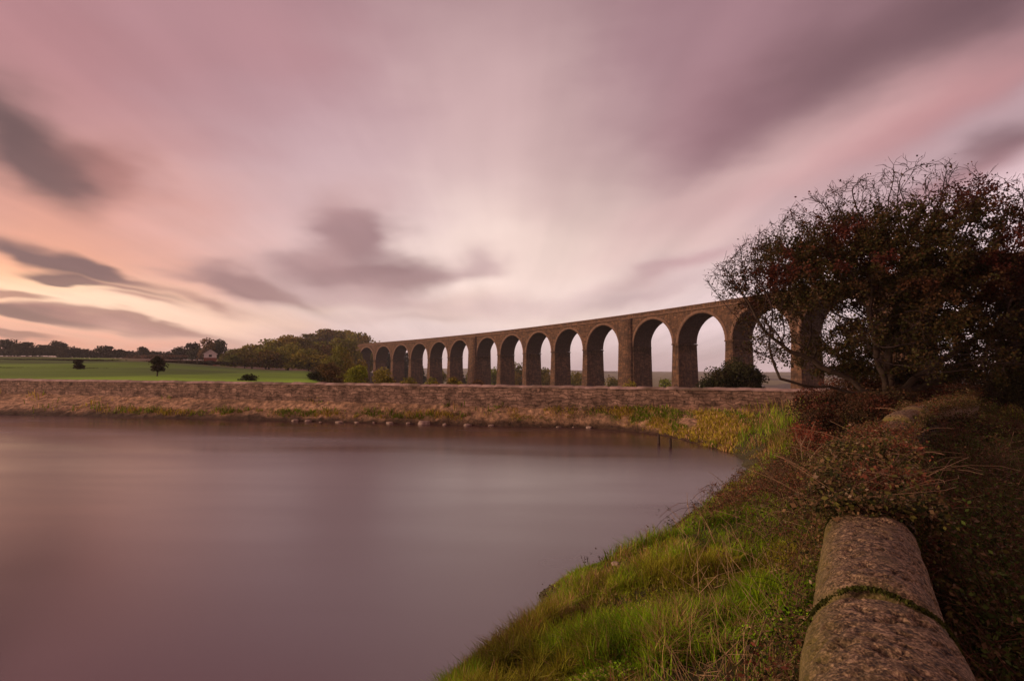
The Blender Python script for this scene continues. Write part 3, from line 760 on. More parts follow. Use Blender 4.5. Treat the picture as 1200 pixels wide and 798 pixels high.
def hp_(o): o.parent = haw; o.matrix_parent_inverse = HI; return o
k = np.arange(1, nN); thick = rad[k] > .03
V, Q = tubes(nodes[par[k[thick]]], nodes[k[thick]], np.minimum(rad[par[k[thick]]], rad[k[thick]]*1.3), rad[k[thick]], 7); hp_(mesh_np('trunk', V, Q, M_trunk, smooth=True))
kt = k[~thick]
P0 = nodes[par[kt]]; P1 = nodes[kt]; ra = np.minimum(rad[par[kt]], rad[kt]*1.3); rb = rad[kt]
# fine twigs
src = np.repeat(k[(rad[k] < .014)], 2); src = src[rngH.random(len(src)) < .8]
dirn = nodes[src]-nodes[par[src]]; dirn /= np.linalg.norm(dirn, axis=1, keepdims=True)
d1 = dirn*.8+rand_unit(len(src), rngH)*.55; d1 /= np.linalg.norm(d1, axis=1, keepdims=True)
l1 = rngH.uniform(.06, .2, len(src))[:, None]; T1 = nodes[src]+d1*l1
d2 = d1+rand_unit(len(src), rngH)*.6; d2 /= np.linalg.norm(d2, axis=1, keepdims=True); T2 = T1+d2*l1*.8
rr = np.full(len(src), .0055)
V, Q = tubes(np.concatenate([P0, nodes[src], T1]), np.concatenate([P1, T1, T2]), np.concatenate([ra, rr, rr]), np.concatenate([rb, rr, rr*.6]), 3)
hp_(mesh_np('branches', V, Q, M_twig))
# foliage
def px_of(P):
    d = P-EYE; z_ = d@fw; return 600+F*(d@rtv)/z_, 399-F*(d@upv)/z_
cand = np.concatenate([nodes[k[rad[k] < .02]], T1, T2])
npx, npy = px_of(cand)
base0 = cand[:, 0]-tx0; zz = cand[:, 2]
# leaf density in the tree's own space: dense core, bare windward (left) and top twigs
rx_ = (cand[:, 0]-tx0+.4)/4.6; rz_ = (cand[:, 2]-5.4)/3.3; ry_ = (cand[:, 1]-ty0)/3.3
rr_ = np.sqrt(rx_**2+rz_**2*1.0+ry_**2*.4)
dens = sstep(1.02, .66, rr_)
dens = np.where(base0 > 1.2, np.maximum(dens, sstep(1.25, .9, rr_)), dens)
hol = fbm(cand[:, 0]*1.25, cand[:, 1]*.35, cand[:, 2]*1.25, 3, 17)
dens = dens*sstep(.36, .45, hol)+.008
for hx_, hz_, hr_ in ((7.9, 4.6, 1.25), (9.9, 4.6, .85), (9.2, 5.3, .45), (13.2, 5.2, 1.0), (13.0, 4.4, .5), (12.2, 6.9, .4), (9.9, 6.4, .3)):
    dens = dens*(1-.93*np.exp(-(((cand[:, 0]-hx_)**2+(cand[:, 2]-hz_)**2)/hr_**2)**1.5))
reps = rngH.poisson(dens*23.0)
C = np.repeat(cand, reps, axis=0); C = C+rngH.normal(size=C.shape)*.07
h2 = fbm(C[:, 0]*.8, C[:, 1]*.8, C[:, 2]*.8, 3, 23)[:, None]; h3 = rngH.random((len(C), 1))
cg = np.array([.045, .042, .012]); cr_ = np.array([.085, .022, .015]); cb_ = np.array([.07, .04, .015])
wr = sstep(.48, .62, h2)*sstep(4.5, 6.5, C[:, 2:3]); wb = sstep(.40, .55, h3)
cc = (cg*(1-wb)+cb_*wb)*(1-wr)+cr_*wr
cc = cc*(.5+.9*rngH.random((len(C), 1)))
V, Q, Cc = leaves(C, .031, cc, rngH, aspect=.8)
hp_(mesh_np('foliage', V, Q, M_leaf, colors=Cc))
print('hawthorn', nN, len(src), len(C))

# ------------------------------------------------------------------ darker trees and shrubs at right
rngS = np.random.default_rng(21)
gd = [(.022, .026, .008), (.03, .03, .01), (.035, .024, .01)]
tree('tree', 'dense dark evergreen tree at the right edge behind the hawthorn', 'tree', 1238, 282, 150, 22, gd, rngS, crown_frac=.96, lobes=12, n=42000, leafpx=2.0)
tree('tree', 'lower dark green tree between the hawthorn and the evergreen at the right edge', 'tree', 1192, 345, 80, 19.5, gd+[(.05, .04, .012)], rngS, crown_frac=.96, lobes=10, n=26000, leafpx=2.0)
tree('tree', 'very tall dark evergreen tree mostly outside the right edge of the frame', 'tree', 1330, 200, 190, 23, gd, rngS, crown_frac=.96, lobes=12, n=20000, leafpx=2.4)
red = [(.11, .03, .02), (.08, .035, .02), (.06, .045, .018), (.13, .045, .025)]
drk = [(.03, .02, .012), (.04, .028, .014), (.05, .022, .014)]
for px, yt, w, Y, lab, pal, n in [
    (1035, 448, 120, 14.6, 'low dark red bramble bush hiding the base of the hawthorn trunk', red+drk, 14000),
    (1135, 474, 130, 11.6, 'low brown bush on the right of the mossy coping end', drk+red[1:3], 14000),
    (965, 470, 70, 14.0, 'low russet bush beside the pale forked shrub', red+drk, 8000),
    (1000, 418, 120, 18.5, 'red leaved shrub under the left side of the hawthorn crown', red, 15000),
    (955, 448, 80, 17.5, 'low red brown shrub where the dam wall disappears behind brambles', red+drk, 8000),
    (1060, 425, 110, 17.5, 'dark russet shrub at the foot of the hawthorn trunk', drk+red[:2], 15000),
    (1130, 418, 130, 20.5, 'dark brown shrub right of the hawthorn trunk', drk, 15000),
    (1215, 430, 110, 26.0, 'dark shrub at the right edge beside the strip of green grass', drk+gd, 9000)]:
    tree('shrub', lab, 'shrub', px, yt, w, Y, pal, rngS, 'shrubs around the foot of the hawthorn', crown_frac=.98, lobes=12, n=n, leafpx=1.7)

# ------------------------------------------------------------------ ground cover
NWy = NW[:, 1]; NWx = NW[:, 0]
nwmono = [tuple(q) for q in NW[::3]]
def wall_sd(x, y):
    d = seg_dist(x, y, nwmono); xw = np.interp(y, NWy, NWx); return np.where(x < xw, d, -d)
def screen_pts(n, px0, px1, py0, py1, z, rng):
    px = rng.uniform(px0, px1, n); py = rng.uniform(py0, py1, n)
    D = fw[None]+((px-600)/F)[:, None]*rtv+((399-py)/F)[:, None]*upv
    t = (z-E)/D[:, 2]; P = EYE+D*t[:, None]; return P[:, 0], P[:, 1]
def land(x, y):
    ok = ~inside(x, y, water_poly)
    s_ = (x-dr[0])*dnor[0]+(y-dr[1])*dnor[1]
    return ok & (s_ < -.3)
def blades(x, y, z, hgt, wid, lean, cols, rng, curl=.5):
    n = len(x); az = rng.uniform(0, 2*PI, n); ta = az+PI/2
    L_ = np.stack([np.cos(az), np.sin(az), 0*az], -1); S_ = np.stack([np.cos(ta), np.sin(ta), 0*az], -1)
    b = np.stack([x, y, z], -1)
    ln = (lean*rng.uniform(.2, 1.3, n))[:, None]; h = hgt[:, None]; w_ = wid[:, None]
    Z = np.array([[0, 0, 1.]])
    p1 = b+Z*h*.55+L_*h*ln*.25; p2 = b+Z*h*(1-.25*ln)+L_*h*ln*(.6+curl*.5)
    V = np.stack([b-S_*w_, b+S_*w_, p1+S_*w_*.85, p1-S_*w_*.85, p2], 1).reshape(-1, 3)
    i = np.arange(n)[:, None]*5
    return V, [i+np.array([[0, 1, 2, 3]]), i+np.array([[3, 2, 4]])], np.repeat(cols, 5, axis=0)
rngG = np.random.default_rng(33)
def pal_mix(x, y, rng, far):
    n = len(x)
    a_ = fbm(x*.9, y*.9, 0, 4, 61); b_ = fbm(x*.7+30, y*.7, 0, 4, 62); c_ = rng.random(n)
    green = np.array([.16, .36, .010]); green2 = np.array([.32, .42, .014]); olive = np.array([.25, .20, .022]); straw = np.array([.42, .27, .12]); rus = np.array([.22, .09, .035]); yel = np.array([.32, .25, .03])
    g = green[None]*(1-c_[:, None])+green2*c_[:, None]
    wv = (.8*sstep(.54, .66, b_))[:, None]; g = g*(1-wv)+olive*wv
    wy = (sstep(.55, .7, a_)*.45)[:, None]; g = g*(1-wy)+yel*wy
    k = rng.random(n)
    pstraw = np.clip(.05+.30*sstep(.5, .65, fbm(x*1.3, y*1.3+50, 0, 3, 63))+far*.30, 0, 1)
    g = np.where((k < pstraw)[:, None], straw, g)
    prus = .06+.12*sstep(.5, .65, a_)
    g = np.where(((k > 1-prus))[:, None], rus, g)
    return g*(.5+.8*rng.random((n, 1)))*(.25+1.5*fbm(x*2.3, y*2.3, 0, 3, 66))[:, None]
Xs, Ys = [], []
for (n, a1, a2, b1, b2, z) in [(230000, 520, 1230, 500, 815, 1.0), (60000, 640, 1260, 462, 540, 1.0), (40000, 380, 1500, 520, 1100, 1.2)]:
    x, y = screen_pts(n, a1, a2, b1, b2, z, rngG); Xs.append(x); Ys.append(y)
x = np.concatenate(Xs); y = np.concatenate(Ys)
# clumping
x = x+rngG.normal(size=len(x))*.02; y = y+rngG.normal(size=len(y))*.02
ok = land(x, y) & (y > -3) & (y < 45); x, y = x[ok], y[ok]
sd = wall_sd(x, y); dsh = seg_dist(x, y, shore_full)
cl = fbm(x*2.2, y*2.2, 0, 3, 70)
br = np.where(sd > 0, sstep(1.15, .5, (sd+.5*(fbm(x*.8, y*.8, 0, 3, 71)-.5))/(.10+.08*np.clip(y, 0, 9)+.20*np.clip(y-5, 0, 4))), .55-.55*sstep(.44, .56, fbm(x*.5+3, y*.5, 0, 2, 74))*(sd < -1.0))
ok = (np.abs(sd) > .28) & (rngG.random(len(x)) < (1-.75*br)*sstep(.22, .5, cl+.12)); x, y, sd, dsh, cl, br = [q[ok] for q in (x, y, sd, dsh, cl, br)]
far = sstep(12, 19, y)*sstep(-2, 1, x)
z = height(x, y)-.02
hg = (.035+.19*sstep(.42, .62, cl))*(.5+rngG.random(len(x)))*(1+.5*br)*sstep(-.2, .5, dsh)
hg = hg*(.55+.45*sstep(.1, .9, dsh))+.03
hg = hg*(1+1.6*far*sstep(.3, 1.2, dsh))
wd = np.maximum(.0022+.0025*rngG.random(len(x)), .00055*y)
cols = pal_mix(x, y, rngG, far)
V, Q, Cc = blades(x, y, z, hg, wd, np.full(len(x), .9), cols, rngG)
tag(mesh_np('grass', V, Q, M_grass, colors=Cc), 'mixed green and straw coloured grass covering the bank between water and wall', 'grass', kind='stuff')
print('grass', len(x))
# broad leaved low weeds over the bank
x, y = screen_pts(75000, 520, 1230, 480, 815, 1.05, rngG)
ok = land(x, y); x, y = x[ok], y[ok]; sd = wall_sd(x, y); ok = (np.abs(sd) > .3) & (rngG.random(len(x)) < sstep(.42, .58, fbm(x*1.6, y*1.6, 0, 3, 90))); x, y = x[ok], y[ok]
C = np.stack([x, y, height(x, y)+.03+.13*rngG.random(len(x))*sstep(.4, .7, fbm(x*2, y*2, 0, 3, 91))], -1)
cw = pal_mix(x, y, rngG, 0*x)*np.array([.9, 1, 1])
V, Q, Cc = leaves(C, np.maximum(.013, .0011*y), cw, rngG, flat=.4, aspect=.6)
tag(mesh_np('low_weeds', V, Q, M_leaf, colors=Cc), 'small leaved weeds and moss tufts among the grass of the bank', 'weeds', kind='stuff')

# brambles
def bramble(n, region, rng, name, label, lmul=1.0):
    x, y = region(n); ok = land(x, y) & (y > -2); x, y = x[ok], y[ok]
    sd = wall_sd(x, y)
    bw = .10+.08*np.clip(y, 0, 9)+.20*np.clip(y-5, 0, 4); pr = np.where(sd > 0, sstep(1.15, .5, (sd+.5*(fbm(x*.8, y*.8, 0, 3, 71)-.5))/bw), .95*np.maximum(sstep(.30, .45, fbm(x*.45+9, y*.45, 0, 2, 73)), (sd > -1.8)*.98))
    pr = np.maximum(pr, sstep(7.0, 9.5, y)*sstep(4.5, 2.2, sd)*(sd > 0)*.9)
    pr = pr*(1-.75*sstep(.44, .56, fbm(x*.5+3, y*.5, 0, 2, 74))*(sd < -1.0))
    ok = rng.random(len(x)) < pr; x, y, sd = x[ok], y[ok], sd[ok]
    n = len(x); g = height(x, y)
    onw = (np.abs(sd) < .32) & (y > 3.05)
    z0 = np.where(onw, COPETOP-.05, g)
    az = rng.uniform(0, 2*PI, n); Ln = rng.uniform(.35, 1.05, n)*lmul*np.where((sd > 0) & (y < 5), .6, 1); hp__ = rng.uniform(.08, .42, n)*np.where(onw, .38, 1)*(1+.25*sstep(8, 14, y))
    # mound up against the wall
    near = np.where(sd < 0, sstep(1.6, .35, -sd), sstep(.9, .25, sd))*(y > 2.4); hp__ = hp__+near*(.35+.55*sstep(2.8, 3.8, y)*(np.abs(sd) < 1.1))*(~onw)*rng.random(n)
    K = 9; t = np.linspace(0, 1, K)[None]
    bend = rng.normal(size=(n, 1))*1.3
    X = x[:, None]+np.cos(az[:, None]+bend*t)*Ln[:, None]*t; Y = y[:, None]+np.sin(az[:, None]+bend*t)*Ln[:, None]*t
    gz = height(X.ravel(), Y.ravel(), False).reshape(X.shape)
    sdl = wall_sd(X.ravel(), Y.ravel()).reshape(X.shape)
    onl = (np.abs(sdl) < .33) & (Y > 2.9)
    gl = np.where(onl, COPETOP-.03, gz)
    Z = np.maximum(z0[:, None]*(1-t)+gl*t, gl)+hp__[:, None]*4*t*(1-t)*.9+.02
    capz = COPETOP-.02+.10*(vnoise(X*4+5, Y*4, 0, 8)-.3)+.15*vnoise(X*2.2, Y*2.2, 0, 8)*(.1+.9*sstep(3.3, 5.2, Y))*(1-.8*sstep(4.5, 6, Y)*sstep(11, 9.5, Y)*(sdl > -.35))+.03*np.clip(Y-10, 0, 8)+.22*(sdl < -.3)*sstep(5, 9, Y)-np.where(sdl > 0, .20, .45)*np.clip(np.abs(sdl)-.3, 0, 1.5)*sstep(9, 5, Y)
    Z = np.minimum(Z, capz+.1*(gl-gz)*0)
    # keep the nearest copings clear
    jit_ = .35*(vnoise(X*5, Y*5, 0, 3)-.5)
    bad = (np.abs(sdl) < .30) & (Y+jit_*1.6 < 3.0)
    bad |= (np.abs(sdl) < .6) & (Y < 2.7) & (Z > COPETOP-.35-.0*Y) 
    bad |= (sdl > -.02) & (sdl < .34) & (Y > 8.0) & (Y < 10.2) & (Z > COPETOP-.28)
    P = np.stack([X, Y, Z], -1); good = ~bad
    e_ok = good[:, :-1] & good[:, 1:] & (np.abs(Z[:, 1:]-Z[:, :-1]) < .16)
    r0_ = np.maximum(.0016, .0004*Y[:, :-1])
    V1, Q1 = tubes(P[:, :-1][e_ok], P[:, 1:][e_ok], r0_[e_ok], r0_[e_ok]*.9, 3)
    sc_ = np.array([.14, .065, .038])[None]*(.3+rng.random((len(V1)//6, 1))); C1 = np.repeat(sc_, 6, axis=0)
    # leaflets, 3 to a leaf, at every other node and between
    thin = .25+.75*np.clip(sstep(.42, .58, fbm(X*1.5, Y*1.5, 0, 3, 150))+.15*(Y > 9), 0, 1)
    idx = np.argwhere(good & (rng.random(good.shape) < thin)); rep = 8
    c0 = P[idx[:, 0], idx[:, 1]]; c0 = np.repeat(c0, rep, axis=0)
    c0 = c0+rng.normal(size=c0.shape)*np.array([.035, .035, .03])*(.6+rng.random((len(c0), 1))**4*2.2)
    c3 = np.repeat(c0, 2, axis=0)+rng.normal(size=(len(c0)*2, 3))*.02
    s3 = wall_sd(c3[:, 0], c3[:, 1]); kp = ~((np.abs(s3) < .27) & (c3[:, 1] < 2.9)); c3 = c3[kp]
    hx = fbm(c3[:, 0]*.9, c3[:, 1]*.9, 0, 3, 120); hk = rng.random(len(c3)); red_ = sstep(.45, .6, fbm(c3[:, 0]*1.1+7, c3[:, 1]*1.1, 0, 3, 121))
    dg = np.array([.035, .04, .012]); br_ = np.array([.16, .095, .045]); rs = np.array([.17, .055, .03]); gr = np.array([.10, .09, .02]); gy_ = np.array([.26, .19, .12])
    col = np.where((hk < .25)[:, None], dg, np.where((hk < .66)[:, None], br_, gr))
    col = np.where(((rng.random(len(c3)) < red_*.55))[:, None], rs, col); col = np.where((rng.random(len(c3)) < .05)[:, None], gy_, col)
    rt = ((s3[kp] < -.4) & (rng.random(len(c3)) < .5))[:, None]; col = np.where(rt, np.array([.075, .11, .02]), col)
    col = col*(.45+.9*rng.random((len(c3), 1)))*(.6+.8*hx)[:, None]
    V2, Q2, C2 = leaves(c3, np.maximum(.006+.013*rng.random(len(c3))**2, .0011*c3[:, 1]), col, rng, flat=.35, aspect=.62)
    V = np.concatenate([V1, V2]); Q = [Q1, Q2+len(V1)]
    o = mesh_np(name, V, Q, M_leaf, colors=np.concatenate([C1, C2]))
    tag(o, label, 'brambles', kind='stuff'); print(name, n, len(c3))
rngB = np.random.default_rng(44)
def regA(n):
    xs, ys = [], []
    for (m_, a1, a2, b1, b2, z) in [(int(n*.65), 820, 1290, 505, 840, 1.9), (int(n*.35), 900, 1500, 470, 560, 1.9)]:
        p, q = screen_pts(m_, a1, a2, b1, b2, z, rngB); xs.append(p); ys.append(q)
    return np.concatenate(xs), np.concatenate(ys)
bramble(12500, regA, rngB, 'bramble_thicket', 'tangle of russet and dark green brambles growing over and beside the near stone wall')

# moss filling the nearest coping joints
ms = []
for e_ in edges[1:5]:
    m_ = 2200; a_ = rngB.uniform(.1, PI-.1, m_); s1_ = e_+rngB.normal(size=m_)*.011+.02*np.sin(a_*5+e_*3); P_, D_, NL_ = nwframe(s1_)
    lx_ = .236*np.cos(a_); keep_ = vnoise(a_*3+e_*9, a_*0, 0, 5)+.3*rngB.random(m_) > .3; ms.append(np.stack([P_[:, 0]+NL_[:, 0]*lx_, P_[:, 1]+NL_[:, 1]*lx_, COPETOP-.25+.238*np.sin(a_)**.85+rngB.random(m_)*.012], -1)[keep_])
ms = np.concatenate(ms); V, Q, Cc = leaves(ms, .0065, np.array([[.05, .055, .008]])*(.4+rngB.random((len(ms), 1))), rngB)
tag(mesh_np('joint_moss', V, Q, M_leaf, colors=Cc), 'dark green moss packed in the joints between the near coping stones', 'moss', kind='stuff')

# pale dead stems
n = 650; x, y = screen_pts(n*4, 800, 1230, 500, 830, 1.7, rngB); ok = land(x, y) & (np.abs(wall_sd(x, y)) > .45); x, y = x[ok][:n], y[ok][:n]; n = len(x)
z = height(x, y); az = rngB.uniform(0, 2*PI, n); ln = rngB.uniform(.25, .75, n); up = rngB.uniform(.15, .9, n)
p0 = np.stack([x, y, z], -1); p1 = p0+np.stack([np.cos(az)*ln*(1-up*.6), np.sin(az)*ln*(1-up*.6), .1+ln*up*.8], -1)
mid_ = (p0+p1)/2+rngB.normal(size=(n, 3))*.04
r_ = np.maximum(.0026, .0006*y)
s_ = wall_sd(p1[:, 0], p1[:, 1]); kp = (np.abs(s_) > .35) | (y > 3.5)
p0, p1, mid_, r_ = p0[kp], p1[kp], mid_[kp], r_[kp]
V, Q = tubes(np.concatenate([p0, mid_]), np.concatenate([mid_, p1]), np.concatenate([r_, r_*.8]), np.concatenate([r_*.8, r_*.4]), 4)
cs_ = np.repeat(np.array([.42, .27, .15])[None]*(.3+.9*rngB.random((len(V)//8, 1))), 8, axis=0)
tag(mesh_np('dead_stems', V, Q, M_stemwood, colors=cs_), 'dry pale dead plant stems poking out of grass and brambles on the bank', 'dead stems', kind='stuff')

n = 300; x, y = screen_pts(n*4, 880, 1200, 480, 640, 2.6, rngB); ok = land(x, y) & (np.abs(wall_sd(x, y)) < 1.4) & (y > 3.1); x, y = x[ok][:n], y[ok][:n]; n = len(x)
sdw = wall_sd(x, y); z = np.where(np.abs(sdw) < .35, COPETOP-.05, height(x, y)+.45); az = rngB.uniform(0, 2*PI, n); ln = rngB.uniform(.25, .7, n)
K = 7; t = np.linspace(0, 1, K)[None]; bd = rngB.normal(size=(n, 1))*1.2; hh_ = rngB.uniform(.08, .34, n)[:, None]
P = np.stack([x[:, None]+np.cos(az[:, None]+bd*t)*ln[:, None]*t, y[:, None]+np.sin(az[:, None]+bd*t)*ln[:, None]*t, z[:, None]+hh_*(t*1.9-t*t*1.1)], -1)
P[..., 1] = np.maximum(P[..., 1], 3.02)
r_ = np.repeat(np.maximum(.0016, .0005*y)[:, None], K-1, axis=1)
V, Q = tubes(P[:, :-1].reshape(-1, 3), P[:, 1:].reshape(-1, 3), r_.ravel(), r_.ravel()*.9, 3)
cs_ = np.repeat(np.repeat(np.array([.24, .14, .085])[None]*(.15+rngB.random((n, 1))), K-1, axis=0), 6, axis=0)
tag(mesh_np('dry_bramble_canes', V, Q, M_stemwood, colors=cs_), 'dry brown bramble canes arching out of the thicket that covers the wall', 'canes', kind='stuff')

# plants on and below the dam slope, right part lusher
ns_ = 170000; s_ = rngB.uniform(0, 1, ns_)**1.7*Ls*.6+4; t_ = rngB.random(ns_)
fo = np.interp(s_, ss, fts)
lush = sstep(19, 4, s_-6)  # near the right end
tuft = fbm(s_*.55, t_*2, 0, 3, 140)
mid_d = sstep(60, 34, s_)
pk = np.clip(lush*sstep(.2, .38, tuft)*sstep(.1, .3, t_)+sstep(.62, .80, t_)*sstep(1.0, .93, t_)*mid_d*np.maximum(sstep(.38, .52, tuft), .9*sstep(40, 26, s_))+.05*sstep(.55, .7, tuft), 0, 1)
ok = rngB.random(ns_) < pk; s_, t_, fo, tuft, lush = s_[ok], t_[ok], fo[ok], tuft[ok], lush[ok]
x = DA[0]+ddir[0]*s_-dnor[0]*t_*fo; y = DA[1]+ddir[1]*s_-dnor[1]*t_*fo
zb_ = 1.42*(1-t_)**.9-.12*t_+.16*(vnoise(s_*2.4, t_*fo*3.0, 0, 77)-.4)*(.35+t_)
k = rngB.random(len(x)); h9 = fbm(s_*.9, t_*3, 0, 3, 141)
cg_ = np.where((h9 > .53)[:, None], np.array([.42, .34, .04]), np.array([.17, .24, .015])); cg_ = np.where((k < .25)[:, None], np.array([.58, .36, .19]), cg_)
cg_ = cg_*(.55+.8*rngB.random((len(x), 1)))
V, Q, Cc = blades(x, y, zb_, (.32-.15*lush)*(.3+1.1*rngB.random(len(x)))*sstep(.25, .55, tuft)*1.4+.05, .014+.018*rngB.random(len(x)), np.full(len(x), .8), cg_, rngB)
tag(mesh_np('dam_slope_grass', V, Q, M_grass, colors=Cc), 'yellow green and straw grass tufts growing on the stone slope below the dam wall', 'grass', kind='stuff')

# ------------------------------------------------------------------ stones at the water's edge below the dam
def rock(name, label, cat, loc, size, rng, mat, group):
    bm_n = 12; th_ = np.linspace(0, PI, bm_n); ph = np.linspace(0, 2*PI, 16, endpoint=False)
    T, Pp = np.meshgrid(th_, ph, indexing='ij'); o_ = rng.uniform(0, 90)
    d = np.stack([np.sin(T)*np.cos(Pp), np.sin(T)*np.sin(Pp), np.cos(T)], -1)
    d2_ = np.sign(d)*np.abs(d)**.7
    r = .55+.9*fbm(d[..., 0]*1.7+o_, d[..., 1]*1.7, d[..., 2]*1.7, 4, 5)
    V = (d2_*r[..., None]*np.array(size)).reshape(-1, 3)
    o = mesh_np(name, V, grid_quads(bm_n, 16, True), mat, smooth=True); o.location = loc; o.rotation_euler = (0, 0, rng.uniform(0, 3)); tag(o, label, cat, group)
M_rock = noisy_mat('pale_edge_stone', (.40, .29, .24), (.15, .10, .08), 4, bump=.5, bdist=.03)
xs_ = [344, 361, 376, 398, 417, 437, 456, 478, 497, 521, 548, 575, 633, 655, 672, 690]
szs = rngB.uniform(.10, .34, len(xs_))
for i, px in enumerate(xs_):
    py = np.interp(px, [0, 300, 400, 500, 600, 700], [485.5, 491, 493.5, 496, 498.2, 500.2])
    P = at_z(px, py+1.2, 0.03); s1 = szs[i]*(1.5 if px in (497, 655, 361) else 1)
    rock('stone', 'pale flat stone at the waterline below the dam wall, %s from the left' % ordw[i], 'stone', (P[0], P[1]+rngB.uniform(-.1, .35), .02), (s1, s1*.6, s1*rngB.uniform(.22, .5)), rngB, M_rock, 'stones along the waterline below the dam wall')

for px, py, s1, lab in [(612, 746, .07, 'small pale stone on the near bank edge beside the thin stalk in the water'), (622, 738, .05, 'tiny pale stone just above the small pale stone on the near bank edge'), (722, 703, .06, 'flat pinkish stone lying in the bare patch of the near bank'), (764, 672, .05, 'small pale stone half way up the near bank in the grass'), (742, 652, .06, 'pale stone at the water edge where the bank bends'), (835, 598, .14, 'low brown stone at the water edge near the inlet corner')]:
    P = at_z(px, py, .25); g_ = float(height(P[0:1], P[1:2])[0])
    rock('stone', lab, 'stone', (P[0], P[1], max(0, g_)+.03), (s1, s1*.7, s1*.5), rngB, M_rock, None)
# ------------------------------------------------------------------ posts in the water
for px, y0_, y1_, lab in [(772, 509, 519.5, 'short dark wooden post standing in the shallows, the left and nearer the dam'), (785.5, 513, 524, 'short dark wooden post standing in the shallows, the right of the pair')]:
    P = at_z(px, y1_, 0); top = at_y(px, y0_, P[1])
    V, Q = tubes([[0, 0, -.5], [0, 0, float(top[2])*.93]], [[0, 0, float(top[2])*.93], [.01, 0, float(top[2])]], [.075, .07], [.07, .04], 8)
    o = mesh_np('post', V, Q, M_trunk); o.location = (P[0], P[1], 0); tag(o, lab, 'post', 'wooden posts in the shallows')

# ------------------------------------------------------------------ pale forked shrub and water's edge weeds
def forked(name, label, cat, base, hgt, col, lcol, nleaf, rng, rad_=.014, spread=.5, depth_=4, k0=4, leafs=.02, group=None):
    root = empty(name, base, label, cat, group); S = []; tips = []
    def rec(p, d, l, r, n_):
        q = p+d*l; S.append((p, q, r, r*.7)); tips.append(q)
        if n_ == 0: return
        for _ in range(2 if rng.random() < .75 else 3):
            e_ = d+rand_unit(1, rng)[0]*spread; e_[2] += .12; e_ /= np.linalg.norm(e_); rec(q, e_, l*rng.uniform(.6, .85), r*.68, n_-1)
    for i in range(k0):
        d = np.array([rng.normal()*.32, rng.normal()*.32, 1.]); d /= np.linalg.norm(d); rec(np.array([0, 0, -.05]), d, hgt*.38, rad_, depth_)
    V, Q = tubes([s[0] for s in S], [s[1] for s in S], [s[2] for s in S], [s[3] for s in S], 5)
    mesh_np('stems', V, Q, M_stemwood, root, colors=np.repeat([col], len(V), axis=0))
    tp = np.array(tips); tp = tp[tp[:, 2] > hgt*.4]
    if nleaf:
        C = tp[rng.integers(0, len(tp), nleaf)]+rng.normal(size=(nleaf, 3))*.06
        lc = np.array(lcol)[rng.integers(0, len(lcol), nleaf)]*(.5+.8*rng.random((nleaf, 1)))
        V, Q, Cc = leaves(C, leafs, lc, rng); mesh_np('leaves', V, Q, M_leaf, root, colors=Cc)
for px, py, hh, nl, lab, cl_ in [(905, 552, .55, 500, 'twiggy brown shrub on the bank left of the wall, nearest the inlet', [(.14, .075, .035), (.10, .08, .025)]), (938, 580, .5, 420, 'twiggy red brown shrub against the left side of the wall where the coping disappears', [(.18, .06, .03), (.12, .07, .03)]),
    (900, 610, .42, 420, 'low olive shrub on the bank left of the near coping', [(.10, .11, .02), (.13, .09, .03)]), (1110, 545, .6, 600, 'russet twiggy shrub right of the overgrown part of the wall', [(.15, .05, .03), (.09, .05, .025)]),
    (1165, 590, .6, 500, 'dark twiggy shrub at the right edge beside the near coping', [(.05, .05, .015), (.09, .045, .022)]), (975, 525, .5, 500, 'russet shrub growing up over the left edge of the wall below the mossy stone', [(.17, .06, .03), (.12, .09, .03)]), (1000, 490, .7, 800, 'tall red twiggy shrub left of the mossy yellow coping stone', [(.20, .05, .03), (.15, .06, .03)])]:
    P = at_z(px, py, 1.7); g_ = float(height(P[0:1], P[1:2])[0])
    forked('shrub', lab, 'shrub', (P[0], P[1], g_), hh*1.5, (.10, .06, .04), cl_, nl, rngB, rad_=.008, spread=.6, depth_=4, k0=4, leafs=.016)
bx_ = at_z(946, 535, 1.55); gz_ = float(height(bx_[0:1], bx_[1:2])[0])
forked('shrub', 'small shrub with pale forked stems and red leaves near the dam wall end', 'shrub', (bx_[0], bx_[1], gz_), 1.15, (.30, .20, .13), [(.22, .05, .03), (.16, .06, .035), (.26, .07, .035)], 1500, rngB, rad_=.016, spread=.5, k0=2, depth_=4)
for px, py, hh, lab in [(645, 694, .24, 'small dark leafy weed at the water edge near a bare patch'), (688, 668, .26, 'thin tall weed stalk at the water edge, the nearest of the slender ones'), (706, 660, .22, 'thin weed stalk at the water edge in the middle of the bank'), (789, 617, .30, 'dark slender weed leaning over the water below the curve of the bank'), (812, 602, .30, 'dark bushy weed at the water edge where the bank curves'), (868, 566, .30, 'dark twiggy weed hanging over the water at the inlet corner'), (592, 752, .3, 'single very thin pale stalk standing in the water by the near bank')]:
    P = at_z(px, py, .25); g_ = max(-.1, float(height(P[0:1], P[1:2])[0]))
    forked('weed', lab, 'weed', (P[0], P[1], g_), hh*(P[1]/8), (.05, .035, .02), [(.04, .04, .015), (.06, .04, .02)], 60 if 'thin' not in lab else 8, rngB, rad_=.003+.0003*P[1], spread=.35, depth_=2, k0=2, leafs=.018)

